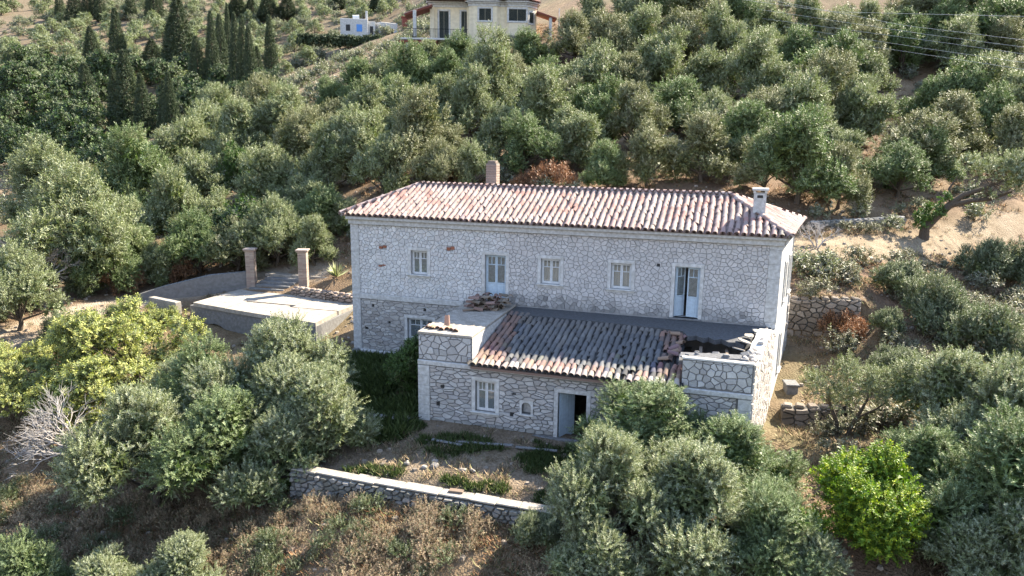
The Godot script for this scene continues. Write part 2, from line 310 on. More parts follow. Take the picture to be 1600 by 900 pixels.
func make_materials() -> void:
	var fine := noise_tex(0.03, 5, 0.74, 1.0, 3)
	var coarse := noise_tex(0.012, 4, 0.78, 1.0, 8)
	var speck := noise_tex(0.09, 3, 0.45, 1.0, 11, FastNoiseLite.TYPE_CELLULAR)
	var grime := noise_tex(0.02, 5, 0.58, 1.0, 21, FastNoiseLite.TYPE_SIMPLEX_SMOOTH, Color(1.0, 0.97, 0.92))
	var soil := noise_tex(0.03, 5, 0.48, 1.0, 5, FastNoiseLite.TYPE_SIMPLEX_SMOOTH, Color(1.05, 0.97, 0.85))
	var rel := noise_tex(0.05, 5, 0.0, 1.0, 15)
	mat("stone", Color(1, 1, 1), 0.9, fine, 1.7, coarse, 0.35, rel, 1.2)
	mat("mortar", Color(0.45, 0.445, 0.435), 1.0, fine, 2.0, coarse, 0.4, rel, 1.0)
	mat("mortar_grey", Color(0.26, 0.25, 0.24), 1.0, fine, 2.0, coarse, 0.4, rel, 1.5)
	mat("mortar_dark", Color(0.15, 0.14, 0.12), 1.0, fine, 2.0, coarse, 0.4, rel, 1.5)
	mat("mortar_warm", Color(0.19, 0.165, 0.135), 1.0, fine, 2.0, coarse, 0.4, rel, 1.5)
	mat("plaster", Color(0.66, 0.66, 0.645), 0.85, grime, 0.45, fine, 1.9, rel, 0.4)
	mat("white_plaster", Color(0.74, 0.735, 0.71), 0.85, grime, 0.3, fine, 1.6, rel, 0.4)
	mat("concrete", Color(0.47, 0.435, 0.385), 0.95, grime, 0.9, grime, 0.17, rel, 0.8)
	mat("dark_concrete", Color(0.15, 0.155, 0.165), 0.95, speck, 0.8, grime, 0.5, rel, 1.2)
	mat("grey_concrete", Color(0.3, 0.3, 0.3), 0.95, grime, 0.35, speck, 1.0, rel, 1.0)
	mat("tile", Color(1, 1, 1), 0.85, fine, 2.6, speck, 1.3, rel, 0.5)
	mat("pan", Color(0.22, 0.15, 0.12), 0.95, fine, 2.6)
	mat("paint", Color(0.58, 0.69, 0.77), 0.5, coarse, 0.9, fine, 3.0)
	mat("white_paint", Color(0.78, 0.79, 0.78), 0.5, coarse, 0.9, fine, 3.0)
	mat("room", Color(0.4, 0.38, 0.35), 0.95, coarse, 0.5)
	mat("bark", Color(0.13, 0.105, 0.08), 1.0, fine, 2.5, null, 1.0, rel, 3.0)
	mat("pale_bark", Color(0.42, 0.39, 0.36), 1.0, fine, 2.5)
	mat("soil", Color(1, 1, 1), 1.0, soil, 0.33, soil, 0.043, rel, 7.0)
	mat("brick", Color(1, 1, 1), 0.9, fine, 2.5, speck, 1.0, rel, 0.6)
	mat("wood", Color(0.2, 0.15, 0.11), 0.9, fine, 2.0)
	mat("straw", Color(1, 1, 1), 0.9)
	mat("cream", Color(0.76, 0.66, 0.47), 0.85, coarse, 0.3)
	mat("shutter", Color(0.02, 0.035, 0.04), 0.5)
	mat("blue_shutter", Color(0.1, 0.26, 0.6), 0.5)
	mat("red_wood", Color(0.24, 0.07, 0.05), 0.7, fine, 1.0)
	mat("wire", Color(0.42, 0.42, 0.42), 0.4)
	mat("iron", Color(0.03, 0.03, 0.03), 0.5)
	mat("curtain", Color(0.5, 0.42, 0.3), 0.95)
	for k in ["olive", "olive_dark", "olive_grey", "broad", "dark", "lime", "yellow", "bracken", "weed"]:
		var back: Color = {"olive": Color(0.62, 0.72, 0.36), "olive_dark": Color(0.5, 0.66, 0.3), "olive_grey": Color(0.55, 0.58, 0.38), "broad": Color(0.55, 0.8, 0.28), "dark": Color(0.2, 0.34, 0.1), "lime": Color(0.75, 0.95, 0.1), "yellow": Color(0.8, 0.9, 0.32), "bracken": Color(0.6, 0.4, 0.22), "weed": Color(0.5, 0.6, 0.3)}[k]
		leaf_mat(k, back * 0.6)
	M.olive_dark.albedo_color = Color(0.68, 0.78, 0.62).linear_to_srgb()
	M.olive_grey.albedo_color = Color(0.92, 0.86, 0.82).linear_to_srgb()
	var g := StandardMaterial3D.new()
	g.resource_name = "glass"
	g.transparency = BaseMaterial3D.TRANSPARENCY_ALPHA
	g.albedo_color = Color(0.8, 0.85, 0.85, 0.12)
	g.roughness = 0.04
	g.metallic_specular = 0.6
	M["glass"] = g


# ---------------------------------------------------------------- the hill
func bend() -> void:   # solves the thin-plate surface through RELIEF
	var n := RELIEF.size()
	var m := n + 3
	var a := []
	for i in m:
		var row := PackedFloat64Array()
		row.resize(m + 1)
		a.append(row)
	for i in n:
		for j in n:
			var dx: float = RELIEF[i].x - RELIEF[j].x
			var dz: float = RELIEF[i].z - RELIEF[j].z
			var r2 := dx * dx + dz * dz
			a[i][j] = 0.5 * r2 * log(r2) if r2 > 0.0 else 25.0
		for k in 3:
			var q: float = [1.0, RELIEF[i].x, RELIEF[i].z][k]
			a[i][n + k] = q
			a[n + k][i] = q
		a[i][m] = RELIEF[i].y
	for p in m:
		var best := p
		for i in range(p + 1, m):
			if absf(a[i][p]) > absf(a[best][p]): best = i
		var t: PackedFloat64Array = a[p]
		a[p] = a[best]
		a[best] = t
		for i in range(p + 1, m):
			var f: float = a[i][p] / a[p][p]
			if f != 0.0:
				var ri: PackedFloat64Array = a[i]
				var rp: PackedFloat64Array = a[p]
				for j in range(p, m + 1): ri[j] -= f * rp[j]
				a[i] = ri
	weights.resize(m)
	for p in range(m - 1, -1, -1):
		var s: float = a[p][m]
		for j in range(p + 1, m): s -= a[p][j] * weights[j]
		weights[p] = s / a[p][p]


func ledge(x: float, z: float, a: Vector2, b: Vector2, amp: float, reach: float) -> float:   # a step held by a wall from a to b: higher on its left
	var d := b - a
	var l := d.length()
	d /= l
	var q := Vector2(x, z) - a
	var along := q.dot(d)
	var off := q.x * d.y - q.y * d.x
	if absf(off) > reach * 4.0: return 0.0
	var win := smoothstep(-1.2, 0.4, along) * (1.0 - smoothstep(l - 0.4, l + 1.2, along))
	return amp * tanh(off / 0.12) * exp(-absf(off) / reach) * win


func ground(x: float, z: float) -> float:
	var n := RELIEF.size()
	var s := weights[n] + weights[n + 1] * x + weights[n + 2] * z
	for i in n:
		var p: Vector3 = RELIEF[i]
		var dx := p.x - x
		var dz := p.z - z
		var r2 := dx * dx + dz * dz
		if r2 > 0.0: s += weights[i] * 0.5 * r2 * log(r2)
	s += ledge(x, z, Vector2(3.2, 10.75), Vector2(14.2, 11.05), 0.22, 1.2)
	s += ledge(x, z, Vector2(20.9, -7.7), Vector2(24.4, -7.7), 1.0, 1.8)
	s += ledge(x, z, Vector2(20.4, 0.6), Vector2(25.2, 0.2), 0.35, 1.2)
	return s


func near_line(x: float, z: float, pts: Array) -> float:
	var best := 1e9
	for i in pts.size() - 1:
		var c := Geometry2D.get_closest_point_to_segment(Vector2(x, z), pts[i], pts[i + 1])
		best = minf(best, c.distance_to(Vector2(x, z)))
	return best


func soil_color(x: float, z: float, h: float) -> Color:
	var a := blotch.get_noise_2d(x * 6.0, z * 6.0)
	var b := blotch.get_noise_2d(x * 1.7 + 90.0, z * 1.7)
	var c := Color(0.30, 0.225, 0.15).lerp(Color(0.22, 0.20, 0.11), clampf(0.5 + a, 0, 1))          # dry straw and sparse green
	c = c.lerp(Color(0.285, 0.195, 0.135), clampf(0.35 + b * 1.2, 0, 0.8))                            # red earth
	if z < -9.0 and x > -12.0 and z > -75.0: c = c.lerp(Color(0.29, 0.19, 0.13), 0.45)
	if z > -1.0 and z < 11.0 and x > 2.5 and x < 16.0: c = c.lerp(Color(0.285, 0.235, 0.185), 0.75)    # packed earth of the court
	if z > 10.8 and x < 16.0: c = c.lerp(Color(0.31, 0.23, 0.16), 0.6)
	var road := near_line(x, z, [Vector2(-19.5, 13), Vector2(-19.0, 6.1), Vector2(-18.7, 1.8), Vector2(-18.5, -2.0), Vector2(-17.0, -5.4), Vector2(-14.5, -7.6), Vector2(-11.5, -9.3), Vector2(-8.5, -10.2)])
	var rut := Color(0.50, 0.445, 0.375) if absf(road - 0.7) < 0.4 else Color(0.42, 0.345, 0.265)
	c = rut.lerp(c, smoothstep(0.95, 1.6, road + a * 1.2))
	var path := near_line(x, z, [Vector2(21.0, -13.6), Vector2(23.5, -15.4), Vector2(27.7, -19.0), Vector2(32.2, -23.0), Vector2(38.0, -27.5), Vector2(60, -40)])
	c = Color(0.45, 0.37, 0.27).lerp(c, smoothstep(1.0, 2.4, path + a * 1.5))
	for q in [Vector3(-206, -160, 14), Vector3(-63, -38, 7), Vector3(-97, -68, 9), Vector3(33, -52, 4), Vector3(22.3, 3.5, 2.0), Vector3(-40, -70, 8)]:
		c = Color(0.48, 0.37, 0.25).lerp(c, smoothstep(q.z * 0.5, q.z, Vector2(x - q.x, z - q.y).length() + a * 3.0))
	if z < -120.0 or x < -60.0: c = c.lerp(Color(0.31, 0.26, 0.185), 0.5)
	return c


func make_hill() -> void:
	var xs := []
	var zs := []
	var x := -22.0
	while x < 36.0:
		xs.append(x)
		x += 0.5
	var s := 0.6
	while x < 330.0:
		xs.append(x)
		x += s
		s *= 1.09
	x = -22.5
	s = 0.6
	while x > -430.0:
		xs.push_front(x)
		x -= s
		s *= 1.07
	var z := -16.0
	while z < 18.0:
		zs.append(z)
		z += 0.5
	s = 0.7
	while z < 80.0:
		zs.append(z)
		z += s
		s *= 1.12
	z = -16.5
	s = 0.6
	while z > -420.0:
		zs.push_front(z)
		z -= s
		s *= 1.07
	var v := PackedVector3Array()
	var c := PackedColorArray()
	var nx := xs.size()
	for zz in zs:
		for xx in xs:
			var h := ground(xx, zz)
			var far := Vector2(xx - 8.0, zz).length()
			var rough := 0.10 if far < 40.0 else 0.3
			if zz > -8.0 and zz < 10.6 and xx > -12.0 and xx < 20.6: rough = 0.03
			var y := h + noise.get_noise_2d(xx * 9.0, zz * 9.0) * rough
			if far > 110.0: y += noise.get_noise_2d(xx, zz) * 1.5
			if xx > 0.6 and xx < 19.0 and zz < 5.4 and zz > -6.0: y = minf(y, -0.12)     # under the house floors
			v.append(Vector3(xx, y, zz))
			c.append(soil_color(xx, zz, h))
	var idx := PackedInt32Array()
	for j in zs.size() - 1:
		for i in nx - 1:
			var a := j * nx + i
			idx.append_array(PackedInt32Array([a, a + 1, a + nx, a + 1, a + nx + 1, a + nx]))
	var nn := PackedVector3Array()
	nn.resize(v.size())
	for i in range(0, idx.size(), 3):
		var m := (v[idx[i + 2]] - v[idx[i]]).cross(v[idx[i + 1]] - v[idx[i]])
		for k in 3: nn[idx[i + k]] += m
	for i in nn.size(): nn[i] = nn[i].normalized()
	var a := []
	a.resize(Mesh.ARRAY_MAX)
	a[Mesh.ARRAY_VERTEX] = v
	a[Mesh.ARRAY_NORMAL] = nn
	a[Mesh.ARRAY_COLOR] = c
	a[Mesh.ARRAY_INDEX] = idx
	var m := ArrayMesh.new()
	m.add_surface_from_arrays(Mesh.PRIMITIVE_TRIANGLES, a)
	var o := put("hillside", m, M.soil)
	o.set_meta("kind", "structure")
	tag(o, "dry sloping ground of straw, red earth and pale paths", "ground")


# ---------------------------------------------------------------- plants
class Sprig:
	var v := PackedVector3Array()
	var n := PackedVector3Array()
	var c := PackedColorArray()


func leaf(s: Sprig, at: Vector3, dir: Vector3, face: Vector3, l: float, w: float, col: Color, simple := false) -> void:
	var side := dir.cross(face).normalized() * (w * 0.5)
	var nrm := side.cross(dir).normalized()
	var mid := at + dir * (l * 0.45) + nrm * (l * 0.03)
	var tip := at + dir * l - nrm * (l * 0.05)
	if simple:
		s.v.append_array(PackedVector3Array([at - side, tip, at + side]))
		s.n.append_array(PackedVector3Array([nrm, nrm, nrm]))
		s.c.append_array(PackedColorArray([col, col, col]))
		return
	s.v.append_array(PackedVector3Array([at, mid - side, tip, at, tip, mid + side]))
	var na := (nrm * 1.0 - side.normalized() * 0.3).normalized()
	var nb := (nrm * 1.0 + side.normalized() * 0.3).normalized()
	s.n.append_array(PackedVector3Array([na, na, na, nb, nb, nb]))
	s.c.append_array(PackedColorArray([col, col, col, col, col, col]))


func rnd_dir() -> Vector3:
	return Vector3(rng.randfn(), rng.randfn(), rng.randfn()).normalized()


func make_sprig(leaves: int, length: float, ll: float, lw: float, spread: float, tones: Array, simple := false, stem := 0.006) -> Sprig:
	var s := Sprig.new()
	var bend_ := Vector3(rng.randf_range(-0.25, 0.25), 0, rng.randf_range(-0.25, 0.25))
	if stem > 0.0:
		var mb := Mb.new()
		mb.col = Color(0.16, 0.13, 0.09)
		mb.tube([Vector3.ZERO, Vector3.UP * length * 0.5 + bend_ * length * 0.25, Vector3.UP * length * 0.95 + bend_ * length], [stem, stem * 0.7, stem * 0.3], 3)
		s.v.append_array(mb.v)
		s.n.append_array(mb.n)
		s.c.append_array(mb.c)
	var tone: Color = tones[rng.randi() % tones.size()]
	for i in leaves:
		var t := 0.12 + 0.88 * (i + rng.randf()) / leaves
		var at := Vector3.UP * length * t + bend_ * length * t * t
		var a := i * 2.4 + rng.randf_range(-0.5, 0.5)
		var out := Vector3(cos(a), 0, sin(a))
		var dir := (out * spread + Vector3.UP * (1.0 - spread * 0.45) + rnd_dir() * 0.25).normalized()
		var face := (Vector3.UP - out * 0.4 + rnd_dir() * 0.55).normalized()
		var col := tone
		if rng.randf() < 0.3: col = tones[rng.randi() % tones.size()]
		col = col * rng.randf_range(0.75, 1.25)
		leaf(s, at, dir, face, ll * rng.randf_range(0.75, 1.2), lw * rng.randf_range(0.8, 1.2), col, simple)
	return s


func crown_mesh(lobes: Array, tufts: int, sprigs: Array, upward: float, inner := 0.25, low := -0.45, core := []) -> ArrayMesh:
	# lobes: Vector4(x, y, z, radius); sprigs grow out of the shell of the lobes, with gaps, and some inside
	var v := PackedVector3Array()
	var n := PackedVector3Array()
	var c := PackedColorArray()
	var total := 0.0
	for l in lobes: total += l.w * l.w
	for l in lobes:
		var count := int(tufts * l.w * l.w / total)
		var mid := Vector3(l.x, l.y, l.z)
		var plumes := []          # the lobe's foliage stands in plumes with gaps between them
		var pn := 9 + rng.randi() % 4
		for i in pn:
			var w := rnd_dir()
			if w.y < low: w.y = -w.y
			plumes.append([mid + w * l.w * rng.randf_range(0.55, 0.8), l.w * rng.randf_range(0.26, 0.42), w])
		for i in count:
			var pl: Array = plumes[i % pn]
			var u: Vector3 = (rnd_dir() + pl[2] * 0.6).normalized()
			var r := rng.randf_range(0.6, 1.05)
			if rng.randf() < inner: r = rng.randf_range(0.1, 0.6)
			var p: Vector3 = pl[0] + u * Vector3(1, 1.35, 1) * pl[1] * r
			if rng.randf() < inner * 0.3: p = mid + u * l.w * rng.randf_range(0.2, 0.75)
			var buried := false
			for o in lobes:
				if o != l and p.distance_to(Vector3(o.x, o.y, o.z)) < o.w * 0.55:
					buried = true
					break
			if buried and rng.randf() < 0.85: continue
			var y := (u * (1.0 - upward) + Vector3.UP * upward + rnd_dir() * 0.35).normalized()
			var x := y.cross(rnd_dir()).normalized()
			var b := Basis(x, y, x.cross(y))
			var k := sprigs[rng.randi() % sprigs.size()] as Sprig
			v.append_array(Transform3D(b.scaled(Vector3.ONE * rng.randf_range(0.75, 1.3)), p) * k.v)
			n.append_array(Transform3D(b, Vector3.ZERO) * k.n)
			c.append_array(k.c)
		for i in int(count * 0.3) if core.size() else 0:      # the thick older foliage inside the lobe
			var p: Vector3 = mid + rnd_dir() * l.w * 0.62 * pow(rng.randf(), 0.4)
			var y := rnd_dir()
			var x := y.cross(rnd_dir()).normalized()
			var b := Basis(x, y, x.cross(y))
			var k := core[rng.randi() % core.size()] as Sprig
			v.append_array(Transform3D(b, p) * k.v)
			n.append_array(Transform3D(b, Vector3.ZERO) * k.n)
			c.append_array(k.c)
	var a := []
	a.resize(Mesh.ARRAY_MAX)
	a[Mesh.ARRAY_VERTEX] = v
	a[Mesh.ARRAY_NORMAL] = n
	a[Mesh.ARRAY_COLOR] = c
	var m := ArrayMesh.new()
	m.add_surface_from_arrays(Mesh.PRIMITIVE_TRIANGLES, a)
	return m


func olive_lobes(count: int) -> Array:
	var out := []
	for i in count:
		var a := TAU * i / count * 1.0 + rng.randf_range(-0.4, 0.4)
		var rad := rng.randf_range(0.36, 0.82) if i % 3 else rng.randf_range(0.0, 0.38)
		var y := rng.randf_range(0.32, 1.0) if i % 3 else rng.randf_range(0.95, 1.45)
		out.append(Vector4(cos(a) * rad, y, sin(a) * rad, rng.randf_range(0.22, 0.46)))
	out.append(Vector4(0, 0.95, 0, 0.5))
	return out


func trunk_mesh(lobes: Array, thick: float, twigs: int) -> ArrayMesh:
	var mb := Mb.new()
	var lean := Vector3(rng.randf_range(-0.12, 0.12), 0.34, rng.randf_range(-0.12, 0.12))
	mb.tube([Vector3(0, -0.25, 0), Vector3(0.0, 0.02, 0), lean * 0.55 + Vector3(0.02, 0, 0.01), lean], [thick * 1.5, thick * 1.15, thick * 0.85, thick * 0.8], 7)
	for l in lobes:
		var e := Vector3(l.x, l.y, l.z)
		var m := lean.lerp(e, 0.45) + Vector3(rng.randf_range(-0.08, 0.08), -0.05, rng.randf_range(-0.08, 0.08))
		mb.tube([lean * 0.8, m, e], [thick * 0.55, thick * 0.36, thick * 0.16], 5)
		for k in twigs:
			var u := rnd_dir()
			u.y = absf(u.y) * 0.8
			var q: Vector3 = e + u * l.w * rng.randf_range(0.6, 0.9)
			mb.tube([m.lerp(e, rng.randf_range(0.4, 1.0)), e.lerp(q, 0.5) + rnd_dir() * 0.03, q], [thick * 0.16, thick * 0.09, thick * 0.03], 3)
	return mb.mesh()


var kinds := {}   # kind -> list of [crown mesh, trunk mesh]
const OLIVE := [Color(0.17, 0.20, 0.085), Color(0.215, 0.245, 0.12), Color(0.125, 0.155, 0.065), Color(0.34, 0.37, 0.255), Color(0.27, 0.30, 0.17)]
const GREY := [Color(0.20, 0.19, 0.14), Color(0.16, 0.16, 0.11), Color(0.24, 0.23, 0.18)]
const DARK := [Color(0.055, 0.078, 0.036), Color(0.075, 0.1, 0.045), Color(0.042, 0.06, 0.032)]
const BROAD := [Color(0.075, 0.125, 0.032), Color(0.10, 0.16, 0.04), Color(0.06, 0.10, 0.028)]
const LIME := [Color(0.25, 0.33, 0.025), Color(0.15, 0.24, 0.025), Color(0.09, 0.16, 0.02), Color(0.33, 0.38, 0.03)]
const YELLOW := [Color(0.40, 0.41, 0.13), Color(0.30, 0.33, 0.10), Color(0.46, 0.45, 0.17), Color(0.17, 0.21, 0.08), Color(0.25, 0.265, 0.17), Color(0.2, 0.23, 0.12)]
const BRACKEN := [Color(0.30, 0.15, 0.07), Color(0.24, 0.13, 0.07), Color(0.36, 0.2, 0.1), Color(0.17, 0.1, 0.06)]
const STRAW := [Color(0.42, 0.33, 0.21), Color(0.34, 0.26, 0.17), Color(0.28, 0.205, 0.13), Color(0.17, 0.18, 0.085), Color(0.22, 0.165, 0.11)]
const WEED := [Color(0.07, 0.10, 0.03), Color(0.1, 0.13, 0.045), Color(0.05, 0.075, 0.025)]
const SAGE := [Color(0.15, 0.18, 0.10), Color(0.19, 0.22, 0.13), Color(0.11, 0.14, 0.07), Color(0.25, 0.27, 0.18)]


func sprigs_of(count: int, leaves: int, length: float, ll: float, lw: float, spread: float, tones: Array, simple := false, stem := 0.006) -> Array:
	var out := []
	for i in count: out.append(make_sprig(leaves, length, ll, lw, spread, tones, simple, stem))
	return out


func make_kinds() -> void:
	# proportions are for a crown one unit in radius; a tree is scaled by its radius in metres
	rng.seed = 77
	var core := sprigs_of(8, 9, 0.16, 0.09, 0.04, 0.9, OLIVE.slice(0, 3), true, 0.0)
	var s := sprigs_of(12, 30, 0.17, 0.033, 0.0085, 0.75, OLIVE, false, 0.0016)
	kinds["olive_near"] = []
	for i in 4:
		var l := olive_lobes(9 + i % 3 * 2)
		kinds["olive_near"].append([crown_mesh(l, 3300, s, 0.45, 0.3, -0.6, core), trunk_mesh(l, 0.065, 5)])
	s = sprigs_of(12, 16, 0.17, 0.042, 0.0125, 0.75, OLIVE, false, 0.0016)
	kinds["olive"] = []
	for i in 7:
		var l := olive_lobes(8 + i % 4)
		kinds["olive"].append([crown_mesh(l, 2500, s, 0.45, 0.25, -0.6, core), trunk_mesh(l, 0.055, 2)])
	s = sprigs_of(8, 9, 0.2, 0.11, 0.04, 0.8, OLIVE, true, 0.0)
	kinds["olive_far"] = []
	for i in 4:
		var l := olive_lobes(7)
		kinds["olive_far"].append([crown_mesh(l, 520, s, 0.35, 0.2), trunk_mesh(l, 0.05, 0)])
	s = sprigs_of(10, 12, 0.16, 0.07, 0.035, 0.95, DARK + [BROAD[0]], false, 0.0)
	kinds["dark"] = []
	for i in 4:
		var l := olive_lobes(9)
		kinds["dark"].append([crown_mesh(l, 1100, s, 0.2, 0.2), trunk_mesh(l, 0.05, 1)])
	s = sprigs_of(10, 16, 0.17, 0.06, 0.026, 0.9, BROAD, false, 0.0016)
	kinds["broad"] = []
	for i in 3:
		var l := olive_lobes(9)
		kinds["broad"].append([crown_mesh(l, 1900, s, 0.35, 0.25, -0.6, core), trunk_mesh(l, 0.04, 3)])
	s = sprigs_of(10, 30, 0.18, 0.034, 0.012, 0.8, SAGE, false, 0.0016)
	kinds["sage"] = []
	for i in 3:
		var l := []
		for k in 9:
			var a := rng.randf() * TAU
			var q := sqrt(rng.randf()) * 0.65
			l.append(Vector4(cos(a) * q, rng.randf_range(0.3, 0.75), sin(a) * q, rng.randf_range(0.26, 0.42)))
		kinds["sage"].append([crown_mesh(l, 2100, s, 0.5, 0.3, -0.7, core), trunk_mesh(l, 0.03, 2)])
	s = sprigs_of(10, 26, 0.2, 0.036, 0.019, 0.9, LIME, false, 0.0016)
	var ll := []
	for k in 11:
		var a := rng.randf() * TAU
		var q := sqrt(rng.randf()) * 0.7
		ll.append(Vector4(cos(a) * q, rng.randf_range(0.3, 1.15), sin(a) * q, rng.randf_range(0.18, 0.36)))
	kinds["lime"] = [[crown_mesh(ll, 2600, s, 0.45, 0.3, -0.7, sprigs_of(6, 9, 0.16, 0.09, 0.045, 0.9, LIME.slice(1, 3), true, 0.0)), trunk_mesh(ll, 0.035, 3)]]
	s = sprigs_of(10, 18, 0.14, 0.038, 0.016, 1.0, YELLOW, false, 0.0025)
	kinds["yellow"] = []
	for i in 3:
		var l := []
		for k in 17:
			var a := rng.randf() * TAU
			var q := sqrt(rng.randf()) * 0.85
			l.append(Vector4(cos(a) * q, rng.randf_range(0.45, 1.25) - q * 0.25, sin(a) * q, rng.randf_range(0.15, 0.27)))
		kinds["yellow"].append([crown_mesh(l, 2300, s, 0.4, 0.2, -0.5), trunk_mesh(l, 0.05, 4)])
	s = sprigs_of(8, 14, 0.25, 0.07, 0.02, 0.8, BRACKEN, false, 0.002)
	kinds["bracken"] = []
	for i in 2:
		var l := []
		for k in 8:
			var a := rng.randf() * TAU
			var q := sqrt(rng.randf()) * 0.7
			l.append(Vector4(cos(a) * q, rng.randf_range(0.1, 0.45), sin(a) * q, rng.randf_range(0.25, 0.4)))
		kinds["bracken"].append([crown_mesh(l, 900, s, 0.6, 0.3, -0.3), trunk_mesh(l, 0.015, 2)])


func tree(called: String, label: String, category: String, kind: String, mat_: String, x: float, z: float, r: float, group := "", tall := 1.0, pick := -1) -> Node3D:
	var set_: Array = kinds[kind]
	var k: Array = set_[pick if pick >= 0 else rng.randi() % set_.size()]
	var t := thing(called, label, category, Vector3(x, ground(x, z) - 0.05 * r, z), rng.randf() * TAU, group)
	t.scale = Vector3(r * rng.randf_range(0.92, 1.08), r * tall * rng.randf_range(0.92, 1.08), r * rng.randf_range(0.92, 1.08))
	put("trunk", k[1], M.bark, t)
	put("crown", k[0], M[mat_], t)
	return t


func cypress_mesh(s: Array, tufts: int) -> ArrayMesh:   # one unit tall, one unit wide
	var v := PackedVector3Array()
	var n := PackedVector3Array()
	var c := PackedColorArray()
	for i in tufts:
		var h := pow(rng.randf(), 0.95)
		var a := rng.randf() * TAU
		var w := 0.5 * pow(1.0 - h, 0.78) * smoothstep(-0.2, 0.2, h) * 1.3
		w *= 0.85 + 0.3 * noise.get_noise_3d(cos(a) * 40, h * 260, sin(a) * 40)
		var p := Vector3(cos(a) * w, h * 0.97, sin(a) * w) * Vector3(1, 1, 1)
		if rng.randf() < 0.2: p *= Vector3(0.5, 1, 0.5)
		var y := (Vector3(cos(a), 0, sin(a)) * 0.45 + Vector3.UP * 0.4 + rnd_dir() * 0.3).normalized()
		var x := y.cross(rnd_dir()).normalized()
		var k := s[rng.randi() % s.size()] as Sprig
		var sz := Basis(x, y, x.cross(y))
		v.append_array(Transform3D(Basis.from_scale(Vector3(1, 0.24, 1)) * sz * (rng.randf_range(0.6, 1.0) * (1.0 - 0.6 * h)), p) * k.v)
		n.append_array(Transform3D(sz, Vector3.ZERO) * k.n)
		c.append_array(k.c)
	var a := []
	a.resize(Mesh.ARRAY_MAX)
	a[Mesh.ARRAY_VERTEX] = v
	a[Mesh.ARRAY_NORMAL] = n
	a[Mesh.ARRAY_COLOR] = c
	var m := ArrayMesh.new()
	m.add_surface_from_arrays(Mesh.PRIMITIVE_TRIANGLES, a)
	return m


func bare_branches(mb: Mb, at: Vector3, dir: Vector3, l: float, r: float, depth: int, rise: float) -> void:
	var end := at + dir * l
	var mid := at.lerp(end, 0.5) + rnd_dir() * l * 0.08
	mb.tube([at, mid, end], [r, r * 0.85, r * 0.62], 6 if depth > 2 else 4)
	if depth == 0: return
	for i in 3 if depth > 1 else 4:
		var d := (dir + rnd_dir() * 0.75 + Vector3.UP * rise).normalized()
		bare_branches(mb, mid.lerp(end, rng.randf_range(0.2, 1.0)), d, l * rng.randf_range(0.55, 0.8), r * 0.58, depth - 1, rise)


func plant_grove() -> void:
	rng.seed = 5
	var first := true
	for row in GROVE:
		var left: bool = "dirt road" in row or "ravine" in row
		var l: Array = GROVE[row]
		for i in l.size():
			var p: Vector3 = l[i]
			tree("olive_tree", "olive tree, %s from the left in the %s" % [ordinal(i), row], "olive tree", "olive", ["olive", "olive", "olive_dark", "olive_grey"][rng.randi() % 4], p.x, p.y, p.z * rng.randf_range(0.9, 1.24) * (0.9 if p.x > 23.0 else 1.0) * (0.96 if left else 1.0) * (0.8 if p.x < -4.5 and p.y < -43.0 else 1.0), "olive trees on the slopes round the house", rng.randf_range(0.82, 1.16))
	for row in TERRACES:
		var l: Array = TERRACES[row]
		for i in l.size():
			var p: Vector3 = l[i]
			tree("olive_tree", "small far olive tree, %s from the left on the %s" % [ordinal(i), row], "olive tree", "olive_far", "olive", p.x, p.y, p.z * 1.05, "olive trees on the far terraces", 0.85)
	for i in RAVINE.size():
		var p: Vector3 = RAVINE[i]
		tree("bushy_tree", "dark bushy tree in the ravine below the cypresses, %s from the left" % ordinal(i), "tree", "dark", "dark", p.x, p.y, p.z * 1.25, "dark trees in the ravine", 1.05)
	var s := sprigs_of(8, 9, 0.34, 0.12, 0.05, 0.7, DARK, false, 0.0)
	var mk := [cypress_mesh(s, 3200), cypress_mesh(s, 3200), cypress_mesh(s, 2800)]
	var mb := Mb.new()
	mb.tube([Vector3(0, -0.1, 0), Vector3(0, 0.1, 0), Vector3(0, 0.9, 0)], [0.11, 0.08, 0.01], 6)
	var tm := mb.mesh()
	for i in CYPRESSES.size():
		var q: Vector4 = CYPRESSES[i]
		var slim := q.w < q.z * 0.16
		var t := thing("cypress_tree", "%s dark cypress, %s from the left of the valley" % ["slender" if slim else "broad", ordinal(i)], "cypress", Vector3(q.x, ground(q.x, q.y) - 0.3, q.y), rng.randf() * TAU, "cypresses in the valley")
		t.scale = Vector3(q.w * 1.25, q.z * 1.12, q.w * 1.25)
		t.rotation.x = rng.randf_range(-0.03, 0.03)
		t.rotation.z = rng.randf_range(-0.03, 0.03)
		put("trunk", tm, M.bark, t)
		put("crown", mk[i % 3], M.dark, t)


